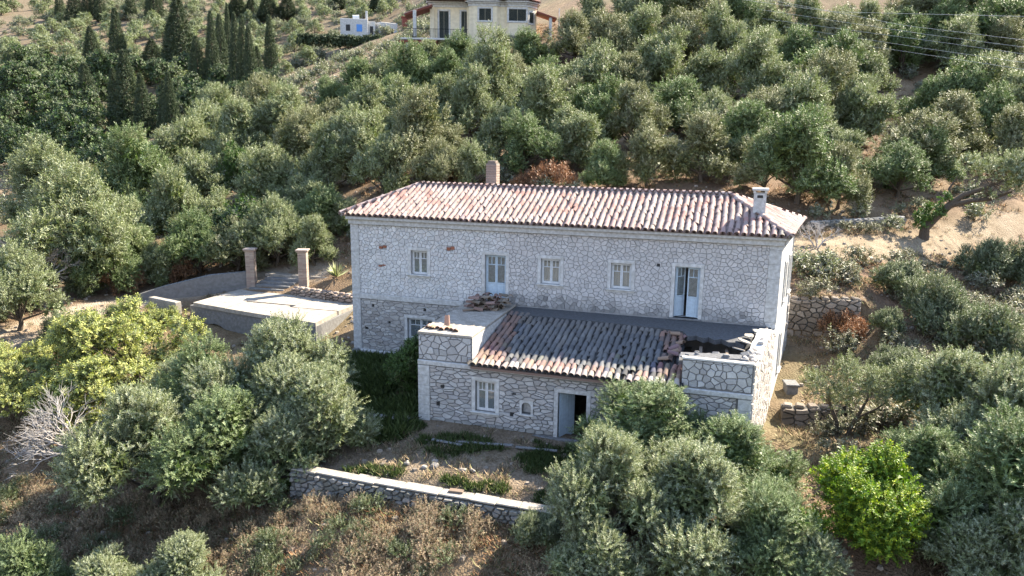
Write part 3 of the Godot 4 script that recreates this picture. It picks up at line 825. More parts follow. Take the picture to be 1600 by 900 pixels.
func plant_near() -> void:
	rng.seed = 11
	var o := "olive_tree"
	var g := "olive trees in front of the house"
	for q in [
		[0.1, 6.5, 3.1, 0, "large silvery olive tree left of the wing, hiding its corner court"],
		[-3.0, 8.0, 2.25, 1, "grey-green olive tree beside the yellow-green tree"],
		[3.2, 8.6, 2.2, 2, "small olive tree at the left end of the garden wall"],
		[-2.2, 11.6, 2.6, 3, "olive tree below the white dead branches"],
		[0.6, 10.8, 2.8, 4, "dense olive tree on the dry slope below the garden wall's left end"],
		[2.6, 10.6, 1.8, 0, "low olive tree touching the left end of the garden wall"],
		[-5.6, 6.4, 1.9, 3, "grey-green olive tree between the yellow-green trees and the dense clump"],
		[-1.4, 9.0, 2.5, 2, "olive tree in the middle of the dense clump left of the court"],
		[1.7, 8.8, 2.3, 3, "olive tree on the court side of the dense left clump"],
		[-2.9, 16.8, 1.5, 1, "olive tree cut off by the lower left picture corner"],
		[-0.3, 16.2, 1.35, 2, "pale olive tree at the bottom edge, second from the left corner"],
		[2.2, 15.5, 1.35, 3, "pale olive tree at the bottom edge, third from the left corner"],
		[15.9, 7.6, 2.5, 1, "wide open olive tree right in front of the wing's doorway side"],
		[18.6, 8.0, 2.3, 4, "olive tree at the wing's right front corner"],
		[15.2, 11.2, 2.0, 3, "olive tree just beyond the right end of the garden wall"],
		[17.7, 10.8, 2.3, 0, "bushy olive tree below the wing's right half"],
		[16.9, 9.4, 2.1, 2, "grey olive tree between the wing and the bushy olive below it"],
		[15.0, 13.1, 1.5, 2, "low olive tree at the bottom edge below the garden wall"],
		[19.9, 11.5, 1.7, 1, "olive tree at the bottom edge, just left of the lime green shrub"],
		[20.7, 11.5, 1.35, 2, "grey olive tree in front of the lime green shrub"],
		[26.3, 3.0, 2.4, 0, "wide olive tree behind the low wall at the right edge"],
		[27.6, 4.7, 2.4, 3, "large olive tree at the right edge, below the wide one"],
		[25.0, 6.8, 1.9, 4, "olive tree directly right of the lime green shrub"],
		[26.5, 8.4, 2.3, 1, "shaded olive tree in the lower right corner"],
		[26.7, 10.3, 1.9, 2, "olive tree cut off by the lower right picture corner"],
		[25.2, 10.3, 1.4, 3, "small olive tree at the bottom edge right of the lime green shrub"],
	]:
		tree(o, q[4], "olive tree", "olive_near", ["olive", "olive_dark", "olive"][q[3] % 3], q[0], q[1], q[2] * 1.06, g, 0.74 if q[0] > 14.5 and q[0] < 19.5 and q[1] < 10.0 else 0.95, q[3] % 4)
	tree("lime_shrub", "bright lime green shrub below the right front corner", "shrub", "lime", "lime", 22.0, 9.4, 2.3, "", 0.95)
	var i := 0
	for q in [[-10.4, 3.8, 3.3, "yellow-green broadleaf tree covering the road bend"], [-13.6, 5.4, 1.9, "yellow-green broadleaf tree left of the one at the road bend"], [-10.2, 7.0, 2.9, "yellow-green broadleaf tree above the white dead branches"], [-14.0, 8.8, 2.2, "pale green broadleaf tree at the left edge"], [-13.3, -1.8, 1.1, "yellow-green sapling beside the dark arched opening"], [-7.4, 7.9, 1.3, "small yellow-green bush between the dead branches and the grey olive"]]:
		tree("broadleaf_tree", q[3], "tree", "yellow", "yellow", q[0], q[1], q[2] * 1.08, "yellow-green trees by the road", 0.95, i % 3)
		i += 1
	tree("broadleaf_tree", "bright green broadleaf tree standing among the olives left of the house", "tree", "broad", "broad", -22.5, -21.9, 2.3, "", 1.15)
	tree("broadleaf_tree", "dark green tree behind the brick pillars", "tree", "dark", "broad", -14.4, -11.5, 2.7, "", 1.0)
	tree("climbing_tree", "dark green small tree growing against the wing's left wall", "tree", "broad", "weed", 4.7, 3.5, 1.2, "", 1.2)
	i = 0
	for q in [[26.4, -10.8, 1.45, "upper left green shrub on the dry bank right of the house"], [27.6, -8.0, 1.8, "large dark green shrub in the middle of the right bank"], [29.1, -6.7, 1.8, "bright green shrub on the right bank, right of the dark one"], [32.3, -17.6, 1.9, "green shrub just below the pale path at the right"], [34.1, -17.8, 1.8, "green shrub below the pale path, cut by the right edge"], [25.3, -3.2, 1.2, "lone pale green shrub low on the right bank"], [25.4, -6.6, 0.95, "small grey-green shrub at the foot of the right bank"], [30.7, -4.9, 1.6, "green shrub at the right edge of the bank"], [13.0, 11.9, 0.95, "green shrub below the right end of the garden wall"], [13.4, 9.8, 0.75, "thin shrub on the court above the garden wall's right end"], [19.2, 12.8, 0.6, "small pale shrub at the bottom edge"], [-21.2, 0.6, 1.1, "grey-green shrub on the outer verge of the dirt road, nearest the lone olive"], [-20.9, -3.4, 1.2, "grey-green shrub on the outer verge of the dirt road, farther up"], [-16.6, 2.4, 1.0, "small shrub on the inner verge of the dirt road"], [-15.8, -1.2, 0.9, "small shrub between the dirt road and the pale parapet block"], [-21.6, 4.6, 1.3, "shrub beside the dirt road where it leaves the picture"]]:
		tree("green_shrub", q[3], "shrub", "sage", "olive", q[0], q[1], q[2] * 1.05, "shrubs round the house", 1.15, i % 3)
		i += 1
	for q in [[4.9, -20.7, 1.9, "large rust brown dead bush above the middle of the roof"], [3.3, -20.0, 1.3, "small rust brown dead bush left of the large one"], [-3.8, -20.5, 1.4, "rust brown dead bush above the left end of the roof"], [-19.8, -5.2, 1.6, "grey-brown dead bush at the upper verge of the dirt road"], [-17.6, -8.4, 1.4, "brown dead bush behind the grey rendered wall"], [23.6, -6.9, 1.2, "brown dead bush on the bank beside the retaining wall"]]:
		tree("dead_bush", q[3], "bush", "bracken", "bracken", q[0], q[1], q[2], "dead brown bushes", 1.3)
	tree("dry_bush", "pale yellow dry bush below the yellow house", "bush", "yellow", "yellow", -5.4, -55.6, 1.8, "", 1.2)
	# the small tree with two dark stems at the right
	var t := thing("olive_tree", "small olive tree on two dark stems beside the low wall", "olive tree", Vector3(22.8, ground(22.8, 1.9), 1.9), 0.0)
	var mb := Mb.new()
	mb.tube([Vector3(-0.15, -0.3, 0), Vector3(-0.25, 0.5, 0.05), Vector3(-0.55, 1.2, -0.1), Vector3(-0.7, 1.9, -0.2)], [0.12, 0.09, 0.07, 0.03], 6)
	mb.tube([Vector3(0.1, -0.3, 0), Vector3(0.3, 0.55, 0.05), Vector3(0.6, 1.2, 0.0), Vector3(0.9, 2.0, -0.1)], [0.12, 0.09, 0.07, 0.03], 6)
	mb.tube([Vector3(0.4, 0.8, 0.05), Vector3(1.1, 1.3, 0.1), Vector3(1.5, 1.7, 0.1)], [0.05, 0.04, 0.02], 5)
	put("trunk", mb.mesh(), M.bark, t)
	var s := sprigs_of(8, 24, 0.36, 0.075, 0.02, 0.75, OLIVE, false, 0.004)
	put("crown", crown_mesh([Vector4(-0.8, 1.9, -0.2, 0.75), Vector4(0.1, 2.2, 0, 0.8), Vector4(0.95, 2.0, -0.1, 0.8), Vector4(1.5, 1.6, 0.2, 0.55), Vector4(-0.2, 1.6, 0.4, 0.55)], 900, s, 0.4), M.olive, t)
	# the leaning tree beside the path
	t = thing("leaning_tree", "leaning tree with a bare forked trunk beside the pale path", "tree", Vector3(29.5, ground(29.5, -21.3), -21.3), 0.0)
	mb = Mb.new()
	mb.tube([Vector3(0, -0.4, 0), Vector3(0.0, 0.6, 0), Vector3(0.5, 1.3, 0), Vector3(1.3, 2.2, 0)], [0.36, 0.3, 0.27, 0.24], 8)
	mb.tube([Vector3(1.2, 2.1, 0), Vector3(2.4, 2.5, 0.1), Vector3(3.4, 2.6, 0), Vector3(4.6, 3.1, -0.1)], [0.2, 0.15, 0.13, 0.07], 6)
	mb.tube([Vector3(1.2, 2.1, 0), Vector3(1.9, 2.8, 0), Vector3(3.2, 3.3, -0.1), Vector3(4.2, 4.1, -0.2)], [0.2, 0.16, 0.13, 0.07], 6)
	mb.tube([Vector3(1.3, 2.3, 0), Vector3(1.1, 3.2, 0.1), Vector3(1.5, 4.0, 0)], [0.12, 0.08, 0.03], 5)
	for k in 16:
		var p: Vector3 = Vector3(3.3, 3.2, 0) + rnd_dir() * 0.9
		mb.tube([Vector3(3.4, 2.8 + rng.randf(), 0), p, p + Vector3(rng.randf_range(-0.2, 1.0), rng.randf_range(0.3, 1.0), rng.randf_range(-0.5, 0.5))], [0.05, 0.035, 0.012], 4)
	put("trunk", mb.mesh(), M.bark, t)
	var s2 := sprigs_of(8, 18, 0.42, 0.13, 0.035, 0.75, OLIVE, false, 0.004)
	put("crown", crown_mesh([Vector4(3.4, 4.3, 0, 0.9), Vector4(4.6, 4.3, -0.2, 1.1), Vector4(5.4, 3.7, 0, 0.9), Vector4(2.2, 4.4, 0, 0.7), Vector4(4.6, 3.2, 0.3, 0.5), Vector4(3.4, 2.6, 0.1, 0.3)], 900, s2, 0.4), M.olive, t)
	var s3 := sprigs_of(6, 12, 0.25, 0.12, 0.07, 0.95, BROAD, false, 0.0)
	put("ivy", crown_mesh([Vector4(-0.1, 0.9, 0.1, 0.5), Vector4(0.35, 1.6, 0.1, 0.55), Vector4(-0.2, 1.5, 0.1, 0.4), Vector4(1.0, 2.5, 0.05, 0.3)], 260, s3, 0.2), M.broad, t)
	# bare trees
	for q in [[-22.8, -0.9, 3.6, "large bare grey leafless tree above the road at the left edge"], [22.6, -15.2, 1.7, "thin twiggy bare tree behind the right roof corner"], [-21.5, 2.0, 1.8, "bare grey tree above the dirt road at the left edge"]]:
		t = thing("bare_tree", q[3], "tree", Vector3(q[0], ground(q[0], q[1]) - 0.2, q[1]))
		mb = Mb.new()
		for k in 4:
			bare_branches(mb, Vector3.ZERO, (Vector3.UP + rnd_dir() * 0.6).normalized(), q[2] * 0.5, q[2] * 0.03, 5 if q[2] > 3.0 else 4, 0.15)
		put("trunk", mb.mesh(), M.pale_bark, t)
	t = thing("dead_branches", "tangle of bleached white dead branches below the yellow-green trees", "branches", Vector3(-7.0, ground(-7.0, 10.2) + 0.4, 10.2))
	mb = Mb.new()
	for k in 7:
		bare_branches(mb, Vector3(0.4 + k * 0.2, 0.2, 0), Vector3(-1, 0.12 + rng.randf() * 0.45, rng.randf_range(-0.5, 0.3)).normalized(), 1.7, 0.06, 4, 0.06)
	put("trunk", mb.mesh(), M.pale_bark, t)
	# a spiky pale plant on the bed beside the terrace
	t = thing("spiky_plant", "pale spiky plant in the bed between the pillars and the house", "plant", Vector3(-6.3, ground(-6.3, -9.2), -9.2))
	var sp := Sprig.new()
	for k in 70:
		var u := rnd_dir()
		u.y = absf(u.y) + 0.35
		leaf(sp, Vector3(0, 0.15, 0), u.normalized(), Vector3.UP.cross(u).cross(u).normalized(), rng.randf_range(0.7, 1.15), 0.05, Color(0.33, 0.35, 0.2) * rng.randf_range(0.7, 1.2))
	var lm := Mb.new()
	lm.v = sp.v
	lm.n = sp.n
	lm.c = sp.c
	put("leaves", lm.mesh(), M.weed, t)


func tuft(count: int, h: float, spread: float, w: float, tones: Array) -> ArrayMesh:
	var sp := Sprig.new()
	for i in count:
		var u := rnd_dir()
		u.y = absf(u.y) + spread
		u = u.normalized()
		leaf(sp, Vector3(rng.randf_range(-0.15, 0.15), -0.02, rng.randf_range(-0.15, 0.15)), u, rnd_dir(), h * rng.randf_range(0.5, 1.1), w, tones[rng.randi() % tones.size()] * rng.randf_range(0.7, 1.25))
	var mb := Mb.new()
	mb.v = sp.v
	mb.n = sp.n
	mb.c = sp.c
	return mb.mesh()


func scatter(count: int, x0: float, x1: float, z0: float, z1: float, s0: float, s1: float, seed_: int, keep: Callable) -> Array:
	rng.seed = seed_
	var out := []
	for i in count:
		var x := rng.randf_range(x0, x1)
		var z := rng.randf_range(z0, z1)
		if not keep.call(x, z): continue
		var b := Basis(Vector3.UP, rng.randf() * TAU).scaled(Vector3.ONE * rng.randf_range(s0, s1))
		out.append(Transform3D(b, Vector3(x, ground(x, z), z)))
	return out


func on_road(x: float, z: float) -> bool:
	return near_line(x, z, [Vector2(-19.5, 13), Vector2(-19.0, 6.1), Vector2(-18.7, 1.8), Vector2(-18.5, -2.0), Vector2(-17.0, -5.4), Vector2(-14.5, -7.6), Vector2(-8.5, -10.2)]) < 1.5 or near_line(x, z, [Vector2(21.0, -13.6), Vector2(23.5, -15.4), Vector2(27.7, -19.0), Vector2(32.2, -23.0), Vector2(38.0, -27.5)]) < 1.3


func built_on(x: float, z: float) -> bool:
	return (x > -0.6 and x < 21.4 and z < 0.4 and z > -7.2) or (x > 5.8 and x < 20.4 and z < 6.4 and z > -1.0) or (x > -12.5 and x < -3.0 and z > -9.5 and z < -1.4) or (z > 10.5 and z < 11.3 and x > 3.0 and x < 14.5)


func ground_cover() -> void:
	var dry := tuft(28, 0.34, 0.35, 0.015, STRAW)
	var dry2 := tuft(30, 0.22, 0.15, 0.016, BRACKEN + STRAW + STRAW + WEED)
	var green := tuft(24, 0.3, 0.25, 0.03, WEED)
	var far := func(x, z): return not built_on(x, z) and not on_road(x, z) and blotch.get_noise_2d(x * 5.0, z * 5.0) > -0.25
	var slope := func(x, z): return not built_on(x, z) and z > 11.3 + 0.0 * x and blotch.get_noise_2d(x * 7.0, z * 7.0) > -0.3
	var court := func(x, z): return not built_on(x, z) and x > 2.0 and x < 15.5 and z > 6.2 and z < 10.6 and (z < 8.3 + 0.6 * sin(x * 1.7) or z > 10.0) and blotch.get_noise_2d(x * 9.0, z * 9.0) > -0.15
	var grass := stuff("dry_grass", dry, M.straw, scatter(11000, -14, 34, -20, 20, 0.5, 1.2, 31, far))
	tag(grass, "dry straw grass over the banks round the house", "grass")
	var lower := stuff("dry_scrub", dry2, M.straw, scatter(10000, -12, 26, 11, 18, 0.5, 1.4, 32, slope))
	tag(lower, "brown dry scrub on the slope below the garden wall", "scrub")
	var hill := stuff("hill_grass", dry2, M.straw, scatter(9000, -40, 50, -75, -10, 1.0, 2.2, 33, far))
	tag(hill, "dry grass under the olive trees on the hill", "grass")
	var weeds := stuff("court_weeds", green, M.weed, scatter(2600, 2, 15.5, 6.2, 10.7, 0.6, 1.3, 34, court))
	tag(weeds, "green weeds along the wing's foot in the court", "weeds")
	var nook := func(x, z): return not built_on(x, z) and x < 6.2 and blotch.get_noise_2d(x * 6.0, z * 6.0) > -0.3
	var w2 := stuff("nook_weeds", tuft(40, 0.5, 0.3, 0.05, WEED), M.weed, scatter(1500, -1.5, 6.2, 0.5, 8.0, 0.7, 1.7, 35, nook))
	tag(w2, "tall dark weeds in the shady nook left of the wing", "weeds")
	var verge := func(x, z): return on_road(x, z) and blotch.get_noise_2d(x * 8.0, z * 8.0) > 0.02
	var vg := stuff("road_weeds", dry, M.straw, scatter(5000, -22, 40, -30, 14, 0.3, 0.8, 41, verge))
	tag(vg, "thin dry weeds growing in the dirt track and the path", "grass")
	var mound_s := sprigs_of(8, 14, 0.24, 0.05, 0.016, 0.9, BRACKEN + STRAW + STRAW + STRAW + [SAGE[0], WEED[1]], false, 0.002)
	var mounds := []
	for k in 3: mounds.append(crown_mesh([Vector4(0, 0.1, 0, 0.42), Vector4(0.35, 0.08, 0.12, 0.3), Vector4(-0.3, 0.06, 0.2, 0.34), Vector4(0.05, 0.06, -0.35, 0.3)], 150, mound_s, 0.5, 0.4, -0.2))
	var clear := func(x, z): return not built_on(x, z) and z > 11.4 and blotch.get_noise_2d(x * 8.0 + 11.0, z * 8.0) > -0.14
	for k in 3:
		var sc := stuff("dry_mounds", mounds[k], M.bracken, scatter(520, -12, 25, 11.4, 18.5, 0.35, 0.95, 51 + k, clear))
		tag(sc, ["low mounds of brown dry scrub below the garden wall", "straw coloured dry clumps below the garden wall", "withered brown clumps on the front slope"][k], "scrub")
	var sprout := func(x, z): return not built_on(x, z) and z > 11.4 and blotch.get_noise_2d(x * 9.0 + 60.0, z * 9.0) > 0.1
	var gs := crown_mesh([Vector4(0, 0.12, 0, 0.36), Vector4(0.25, 0.1, 0.1, 0.28)], 130, sprigs_of(6, 18, 0.22, 0.04, 0.014, 0.8, SAGE + WEED, false, 0.002), 0.5, 0.4, -0.2)
	var gr := stuff("green_clumps", gs, M.olive, scatter(700, -12, 25, 11.4, 18.5, 0.5, 1.2, 55, sprout))
	tag(gr, "small green clumps among the dry scrub on the front slope", "scrub")
	var litter := Mb.new()
	litter.prism(PackedVector2Array([Vector2(-0.1, -0.06), Vector2(0.05, -0.1), Vector2(0.12, 0.02), Vector2(0.02, 0.1), Vector2(-0.09, 0.07)]), Transform3D(Basis(Vector3.RIGHT, -PI / 2), Vector3(0, -0.02, 0)), 0.09, 0.03)
	var tints := []
	var xf := scatter(3200, -22, 34, -22, 18, 0.25, 1.4, 36, func(x, z): return not built_on(x, z))
	for i in xf.size():
		tints.append(Color(0.33, 0.28, 0.225) * rng.randf_range(0.6, 1.2))
	var peb := stuff("loose_stones", litter.mesh(), M.stone, xf, self, tints)
	tag(peb, "loose pale stones lying over the banks", "stones")
	# low bushes filling the gaps of the grove
	var sb := sprigs_of(6, 10, 0.3, 0.14, 0.05, 0.9, SAGE + GREY, false, 0.0)
	var bush := crown_mesh([Vector4(0, 0.25, 0, 0.5), Vector4(0.4, 0.2, 0.1, 0.4), Vector4(-0.35, 0.2, 0.2, 0.4)], 120, sb, 0.4)
	var hillside := func(x, z): return not built_on(x, z) and not on_road(x, z) and blotch.get_noise_2d(x * 3.0 + 50.0, z * 3.0) > 0.08
	var u := stuff("hill_undergrowth", bush, M.olive, scatter(1100, -45, 55, -80, -9, 0.6, 1.5, 37, hillside))
	tag(u, "low grey-green undergrowth between the olive trees", "undergrowth")
	var bank := func(x, z): return not built_on(x, z) and not on_road(x, z) and z > -16.5 - (x - 20.0) * 0.6 and blotch.get_noise_2d(x * 6.0 + 20.0, z * 6.0) > -0.02
	var u3 := stuff("bank_scrub", bush, M.olive_grey, scatter(340, 21.8, 38, -20, 8, 0.5, 1.3, 39, bank))
	tag(u3, "low scrub over the rough bank right of the house", "undergrowth")
	var valley := func(x, z): return x + z * 0.4 < -52.0 and blotch.get_noise_2d(x * 1.5, z * 1.5) > -0.12 and Vector2(x + 63, z + 38).length() > 7.0
	var u2 := stuff("valley_undergrowth", bush, M.olive, scatter(2600, -230, -30, -240, -15, 1.0, 2.6, 38, valley))
	tag(u2, "low scrub over the far side of the valley", "undergrowth")


# ---------------------------------------------------------------- masonry
func frame(at: Vector3, u: Vector3) -> Transform3D:   # x along a wall, y up, z out of it
	u = u.normalized()
	return Transform3D(Basis(u, Vector3.UP, u.cross(Vector3.UP)), at)


func rect_poly(r: Rect2) -> PackedVector2Array:
	return PackedVector2Array([r.position, Vector2(r.end.x, r.position.y), r.end, Vector2(r.position.x, r.end.y)])


func wall(called: String, parent: Node, f: Transform3D, r: Rect2, thick: float, holes: Array, m: Material) -> MeshInstance3D:
	var mb := Mb.new()
	var xs := [r.position.x, r.end.x]
	for h in holes:
		xs.append(h.position.x)
		xs.append(h.end.x)
	xs.sort()
	for i in xs.size() - 1:
		if xs[i + 1] - xs[i] < 0.001: continue
		var mid: float = (xs[i] + xs[i + 1]) / 2.0
		var cuts := []
		for h in holes:
			if mid > h.position.x and mid < h.end.x: cuts.append(h)
		cuts.sort_custom(func(p, q): return p.position.y < q.position.y)
		var y: float = r.position.y
		for h in cuts + [Rect2(0, r.end.y, 0, 0)]:
			if h.position.y - y > 0.001:
				for z in [0.0, -thick]:
					var a := f * Vector3(xs[i], y, z)
					var b := f * Vector3(xs[i + 1], y, z)
					var c := f * Vector3(xs[i + 1], h.position.y, z)
					var d := f * Vector3(xs[i], h.position.y, z)
					if z == 0.0: mb.quad(a, b, c, d)
					else: mb.quad(d, c, b, a)
			y = h.end.y
	for h in holes + [r]:
		var p := rect_poly(h)
		for i in 4:
			var a := p[i]
			var b := p[(i + 1) % 4]
			var q := [f * Vector3(a.x, a.y, 0), f * Vector3(b.x, b.y, 0), f * Vector3(b.x, b.y, -thick), f * Vector3(a.x, a.y, -thick)]
			if h == r: mb.quad(q[0], q[3], q[2], q[1])
			else: mb.quad(q[0], q[1], q[2], q[3])
	return put(called, mb.mesh(), m, parent)


func half_plane(p: PackedVector2Array, n: Vector2, d: float) -> PackedVector2Array:   # keeps n.x < d
	var out := PackedVector2Array()
	for i in p.size():
		var a := p[i]
		var b := p[(i + 1) % p.size()]
		var da := n.dot(a) - d
		var db := n.dot(b) - d
		if da <= 0.0: out.append(a)
		if (da < 0.0) != (db < 0.0) and da != db: out.append(a.lerp(b, da / (da - db)))
	return out


func stone_shapes(outline: PackedVector2Array, holes: Array, cell: Vector2, gap: float, wild := 0.38) -> Array:
	var lo := outline[0]
	var hi := outline[0]
	for p in outline:
		lo = lo.min(p)
		hi = hi.max(p)
	var nx := int(ceil((hi.x - lo.x) / cell.x))
	var ny := int(ceil((hi.y - lo.y) / cell.y))
	var seeds := {}
	for j in range(-2, ny + 2):
		for i in range(-2, nx + 2):
			if rng.randf() < 0.13: continue          # a missing seed leaves room for a bigger stone
			seeds[Vector2i(i, j)] = Vector2(i + 0.5 + (0.5 if j & 1 else 0.0) + rng.randf_range(-wild, wild), j + 0.5 + rng.randf_range(-wild, wild) * 0.9)
	var out := []
	for j in range(-1, ny + 1):
		for i in range(-1, nx + 1):
			if not seeds.has(Vector2i(i, j)): continue
			var s: Vector2 = seeds[Vector2i(i, j)]
			var p := rect_poly(Rect2(s - Vector2(1.7, 1.7), Vector2(3.4, 3.4)))
			for dj in range(-2, 3):
				for di in range(-2, 3):
					var k := Vector2i(i + di, j + dj)
					if (di or dj) and seeds.has(k):
						var o: Vector2 = seeds[k]
						p = half_plane(p, o - s, (o.length_squared() - s.length_squared()) / 2.0)
			for q in p.size(): p[q] = lo + p[q] * cell
			for w in Geometry2D.offset_polygon(p, -gap / 2.0, Geometry2D.JOIN_MITER):
				for x in Geometry2D.intersect_polygons(w, outline):
					var left := [x]
					for h in holes:
						var next := []
						for y in left: next.append_array(Geometry2D.clip_polygons(y, rect_poly(h)))
						left = next
					for y in left:
						if not Geometry2D.is_polygon_clockwise(y) and area_of(y) > cell.x * cell.y * 0.08 and Geometry2D.triangulate_polygon(y).size() > 0: out.append(y)
	return out


func area_of(p: PackedVector2Array) -> float:
	var s := 0.0
	for i in p.size(): s += p[i].cross(p[(i + 1) % p.size()])
	return absf(s) / 2.0


func lay_stones(parent: Node, f: Transform3D, shapes: Array, tone: Callable, singly: int, depth := 0.045, mat_ := "stone") -> int:
	# the largest «singly» stones become parts of their own, the rest one mass
	var order := shapes.duplicate()
	order.sort_custom(func(a, b): return area_of(a) > area_of(b))
	var rest := Mb.new()
	for i in order.size():
		var p: PackedVector2Array = order[i]
		var m := Vector2.ZERO
		for q in p: m += q
		m /= p.size()
		var mb := rest if i >= singly else Mb.new()
		mb.col = tone.call(m)
		mb.prism(p, f, depth * rng.randf_range(0.55, 1.2), 0.014)
		if i < singly: put("stone", mb.mesh(), M[mat_], parent)
	if order.size() > singly:
		put("small_stones", rest.mesh(), M[mat_], parent).set_meta("kind", "stuff")
	return mini(singly, order.size())


func bars(mb: Mb, f: Transform3D, r: Rect2, w: float, z0: float, z1: float, sides := "ltrb", bevel := 0.008) -> void:   # a frame of bars inside r
	var zc := (z0 + z1) / 2.0
	var d := z1 - z0
	var b := f.basis
	if "t" in sides: mb.box(f * Vector3(r.get_center().x, r.end.y - w / 2, zc), Vector3(r.size.x, w, d), b, bevel)
	if "b" in sides: mb.box(f * Vector3(r.get_center().x, r.position.y + w / 2, zc), Vector3(r.size.x, w, d), b, bevel)
	var y0 := r.position.y + (w if "b" in sides else 0.0)
	var y1 := r.end.y - (w if "t" in sides else 0.0)
	if "l" in sides: mb.box(f * Vector3(r.position.x + w / 2, (y0 + y1) / 2, zc), Vector3(w, y1 - y0, d), b, bevel)
	if "r" in sides: mb.box(f * Vector3(r.end.x - w / 2, (y0 + y1) / 2, zc), Vector3(w, y1 - y0, d), b, bevel)


func pane(parent: Node, f: Transform3D, r: Rect2, z: float) -> void:
	var mb := Mb.new()
	mb.box(f * Vector3(r.get_center().x, r.get_center().y, z), Vector3(r.size.x, r.size.y, 0.004), f.basis)
	put("pane", mb.mesh(), M.glass, parent)


func casement(parent: Node, f: Transform3D, r: Rect2, solid := 0.0, called := "casement") -> void:
	# one glazed leaf in f's plane: two small lights over a tall one, and below «solid» of its height a panel
	var mb := Mb.new()
	var w := 0.055
	bars(mb, f, r, w, -0.02, 0.025)
	var y0 := r.position.y + w
	if solid > 0.0:
		y0 = r.position.y + r.size.y * solid
		mb.box(f * Vector3(r.get_center().x, (r.position.y + w + y0 - w) / 2, 0.0), Vector3(r.size.x - 2 * w, y0 - r.position.y - 2 * w, 0.02), f.basis)
		mb.box(f * Vector3(r.get_center().x, (r.position.y + w + y0 - w) / 2, 0.012), Vector3(r.size.x - 2 * w - 0.1, y0 - r.position.y - 2 * w - 0.12, 0.02), f.basis, 0.006)
		mb.box(f * Vector3(r.get_center().x, y0 - w / 2, 0.0025), Vector3(r.size.x - 2 * w, w, 0.045), f.basis, 0.006)
	var y2 := r.end.y - w
	var y1 := y2 - (y2 - y0) * 0.3
	mb.box(f * Vector3(r.get_center().x, y1, 0.0025), Vector3(r.size.x - 2 * w, 0.035, 0.04), f.basis, 0.005)
	mb.box(f * Vector3(r.get_center().x, (y1 + 0.0175 + y2) / 2, 0.0025), Vector3(0.03, y2 - y1 - 0.0175, 0.036), f.basis, 0.005)
	put(called, mb.mesh(), M.white_paint if solid == 0.0 else M.paint, parent)
	var xm := r.get_center().x
	pane(parent, f, Rect2(r.position.x + w, y1 + 0.0175, xm - 0.015 - r.position.x - w, y2 - y1 - 0.0175), 0.0)
	pane(parent, f, Rect2(xm + 0.015, y1 + 0.0175, r.end.x - w - xm - 0.015, y2 - y1 - 0.0175), 0.0)
	pane(parent, f, Rect2(r.position.x + w, y0, r.size.x - 2 * w, y1 - 0.0175 - y0), 0.0)


func window(parent: Node, f: Transform3D, r: Rect2, sur := 0.16, curtain := false) -> Rect2:   # r: outside of the surround; returns the hole
	var hole := r.grow(-sur)
	var mb := Mb.new()
	bars(mb, f, Rect2(hole.position + Vector2(0.003, 0.003), hole.size - Vector2(0.006, 0.006)), 0.05, -0.2, -0.13)
	var w := put("window", mb.mesh(), M.white_paint, parent)
	mb = Mb.new()
	bars(mb, f, r, sur, -0.02, 0.055, "ltrb", 0.012)
	put("surround", mb.mesh(), M.white_plaster, w)
	mb = Mb.new()
	mb.box(f * Vector3(r.get_center().x, r.position.y + sur - 0.02, 0.06), Vector3(r.size.x + 0.06, 0.05, 0.17), f.basis, 0.012)
	put("sill", mb.mesh(), M.white_plaster, w)
	var q := hole.grow(-0.052)
	var half := Vector2(q.size.x / 2 - 0.003, q.size.y)
	var g := f.translated_local(Vector3(0, 0, -0.155))
	casement(w, g, Rect2(q.position, half))
	casement(w, g, Rect2(q.position + Vector2(half.x + 0.006, 0), half))
	if curtain:
		mb = Mb.new()
		var n := 14
		for i in n:
			var x0 := q.position.x + q.size.x * i / n
			mb.box(f * Vector3(x0 + q.size.x / n / 2, q.position.y + q.size.y * 0.42, -0.42 + 0.02 * sin(i * 2.1)), Vector3(q.size.x / n, q.size.y * 0.8, 0.012), f.basis * Basis(Vector3.UP, 0.5 * cos(i * 2.1)))
		put("curtain", mb.mesh(), M.curtain, w)
	return hole


func double_door(parent: Node, f: Transform3D, r: Rect2, sur: float, open_: Array) -> void:
	var hole := Rect2(r.position.x + sur, r.position.y, r.size.x - 2 * sur, r.size.y - sur)
	var mb := Mb.new()
	bars(mb, f, Rect2(hole.position + Vector2(0.003, 0), hole.size - Vector2(0.006, 0.003)), 0.05, -0.2, -0.13, "ltr")
	var d := put("door", mb.mesh(), M.paint, parent)
	mb = Mb.new()
	bars(mb, f, r, sur, -0.02, 0.055, "ltr", 0.012)
	put("surround", mb.mesh(), M.white_plaster, d)
	mb = Mb.new()
	mb.box(f * Vector3(r.get_center().x, r.position.y - 0.04, -0.05), Vector3(r.size.x, 0.08, 0.34), f.basis, 0.012)
	put("threshold", mb.mesh(), M.grey_concrete, d)
	var w := (hole.size.x - 0.11) / 2
	var g1 := f * Transform3D(Basis(Vector3.UP, open_[0]), Vector3(hole.position.x + 0.053, hole.position.y + 0.02, -0.165))
	casement(d, g1, Rect2(0, 0, w, hole.size.y - 0.08), 0.42, "leaf")
	var g2 := f * Transform3D(Basis(Vector3.UP, open_[1]), Vector3(hole.end.x - 0.053, hole.position.y + 0.02, -0.165))
	casement(d, g2, Rect2(-w, 0, w, hole.size.y - 0.08), 0.42, "leaf")


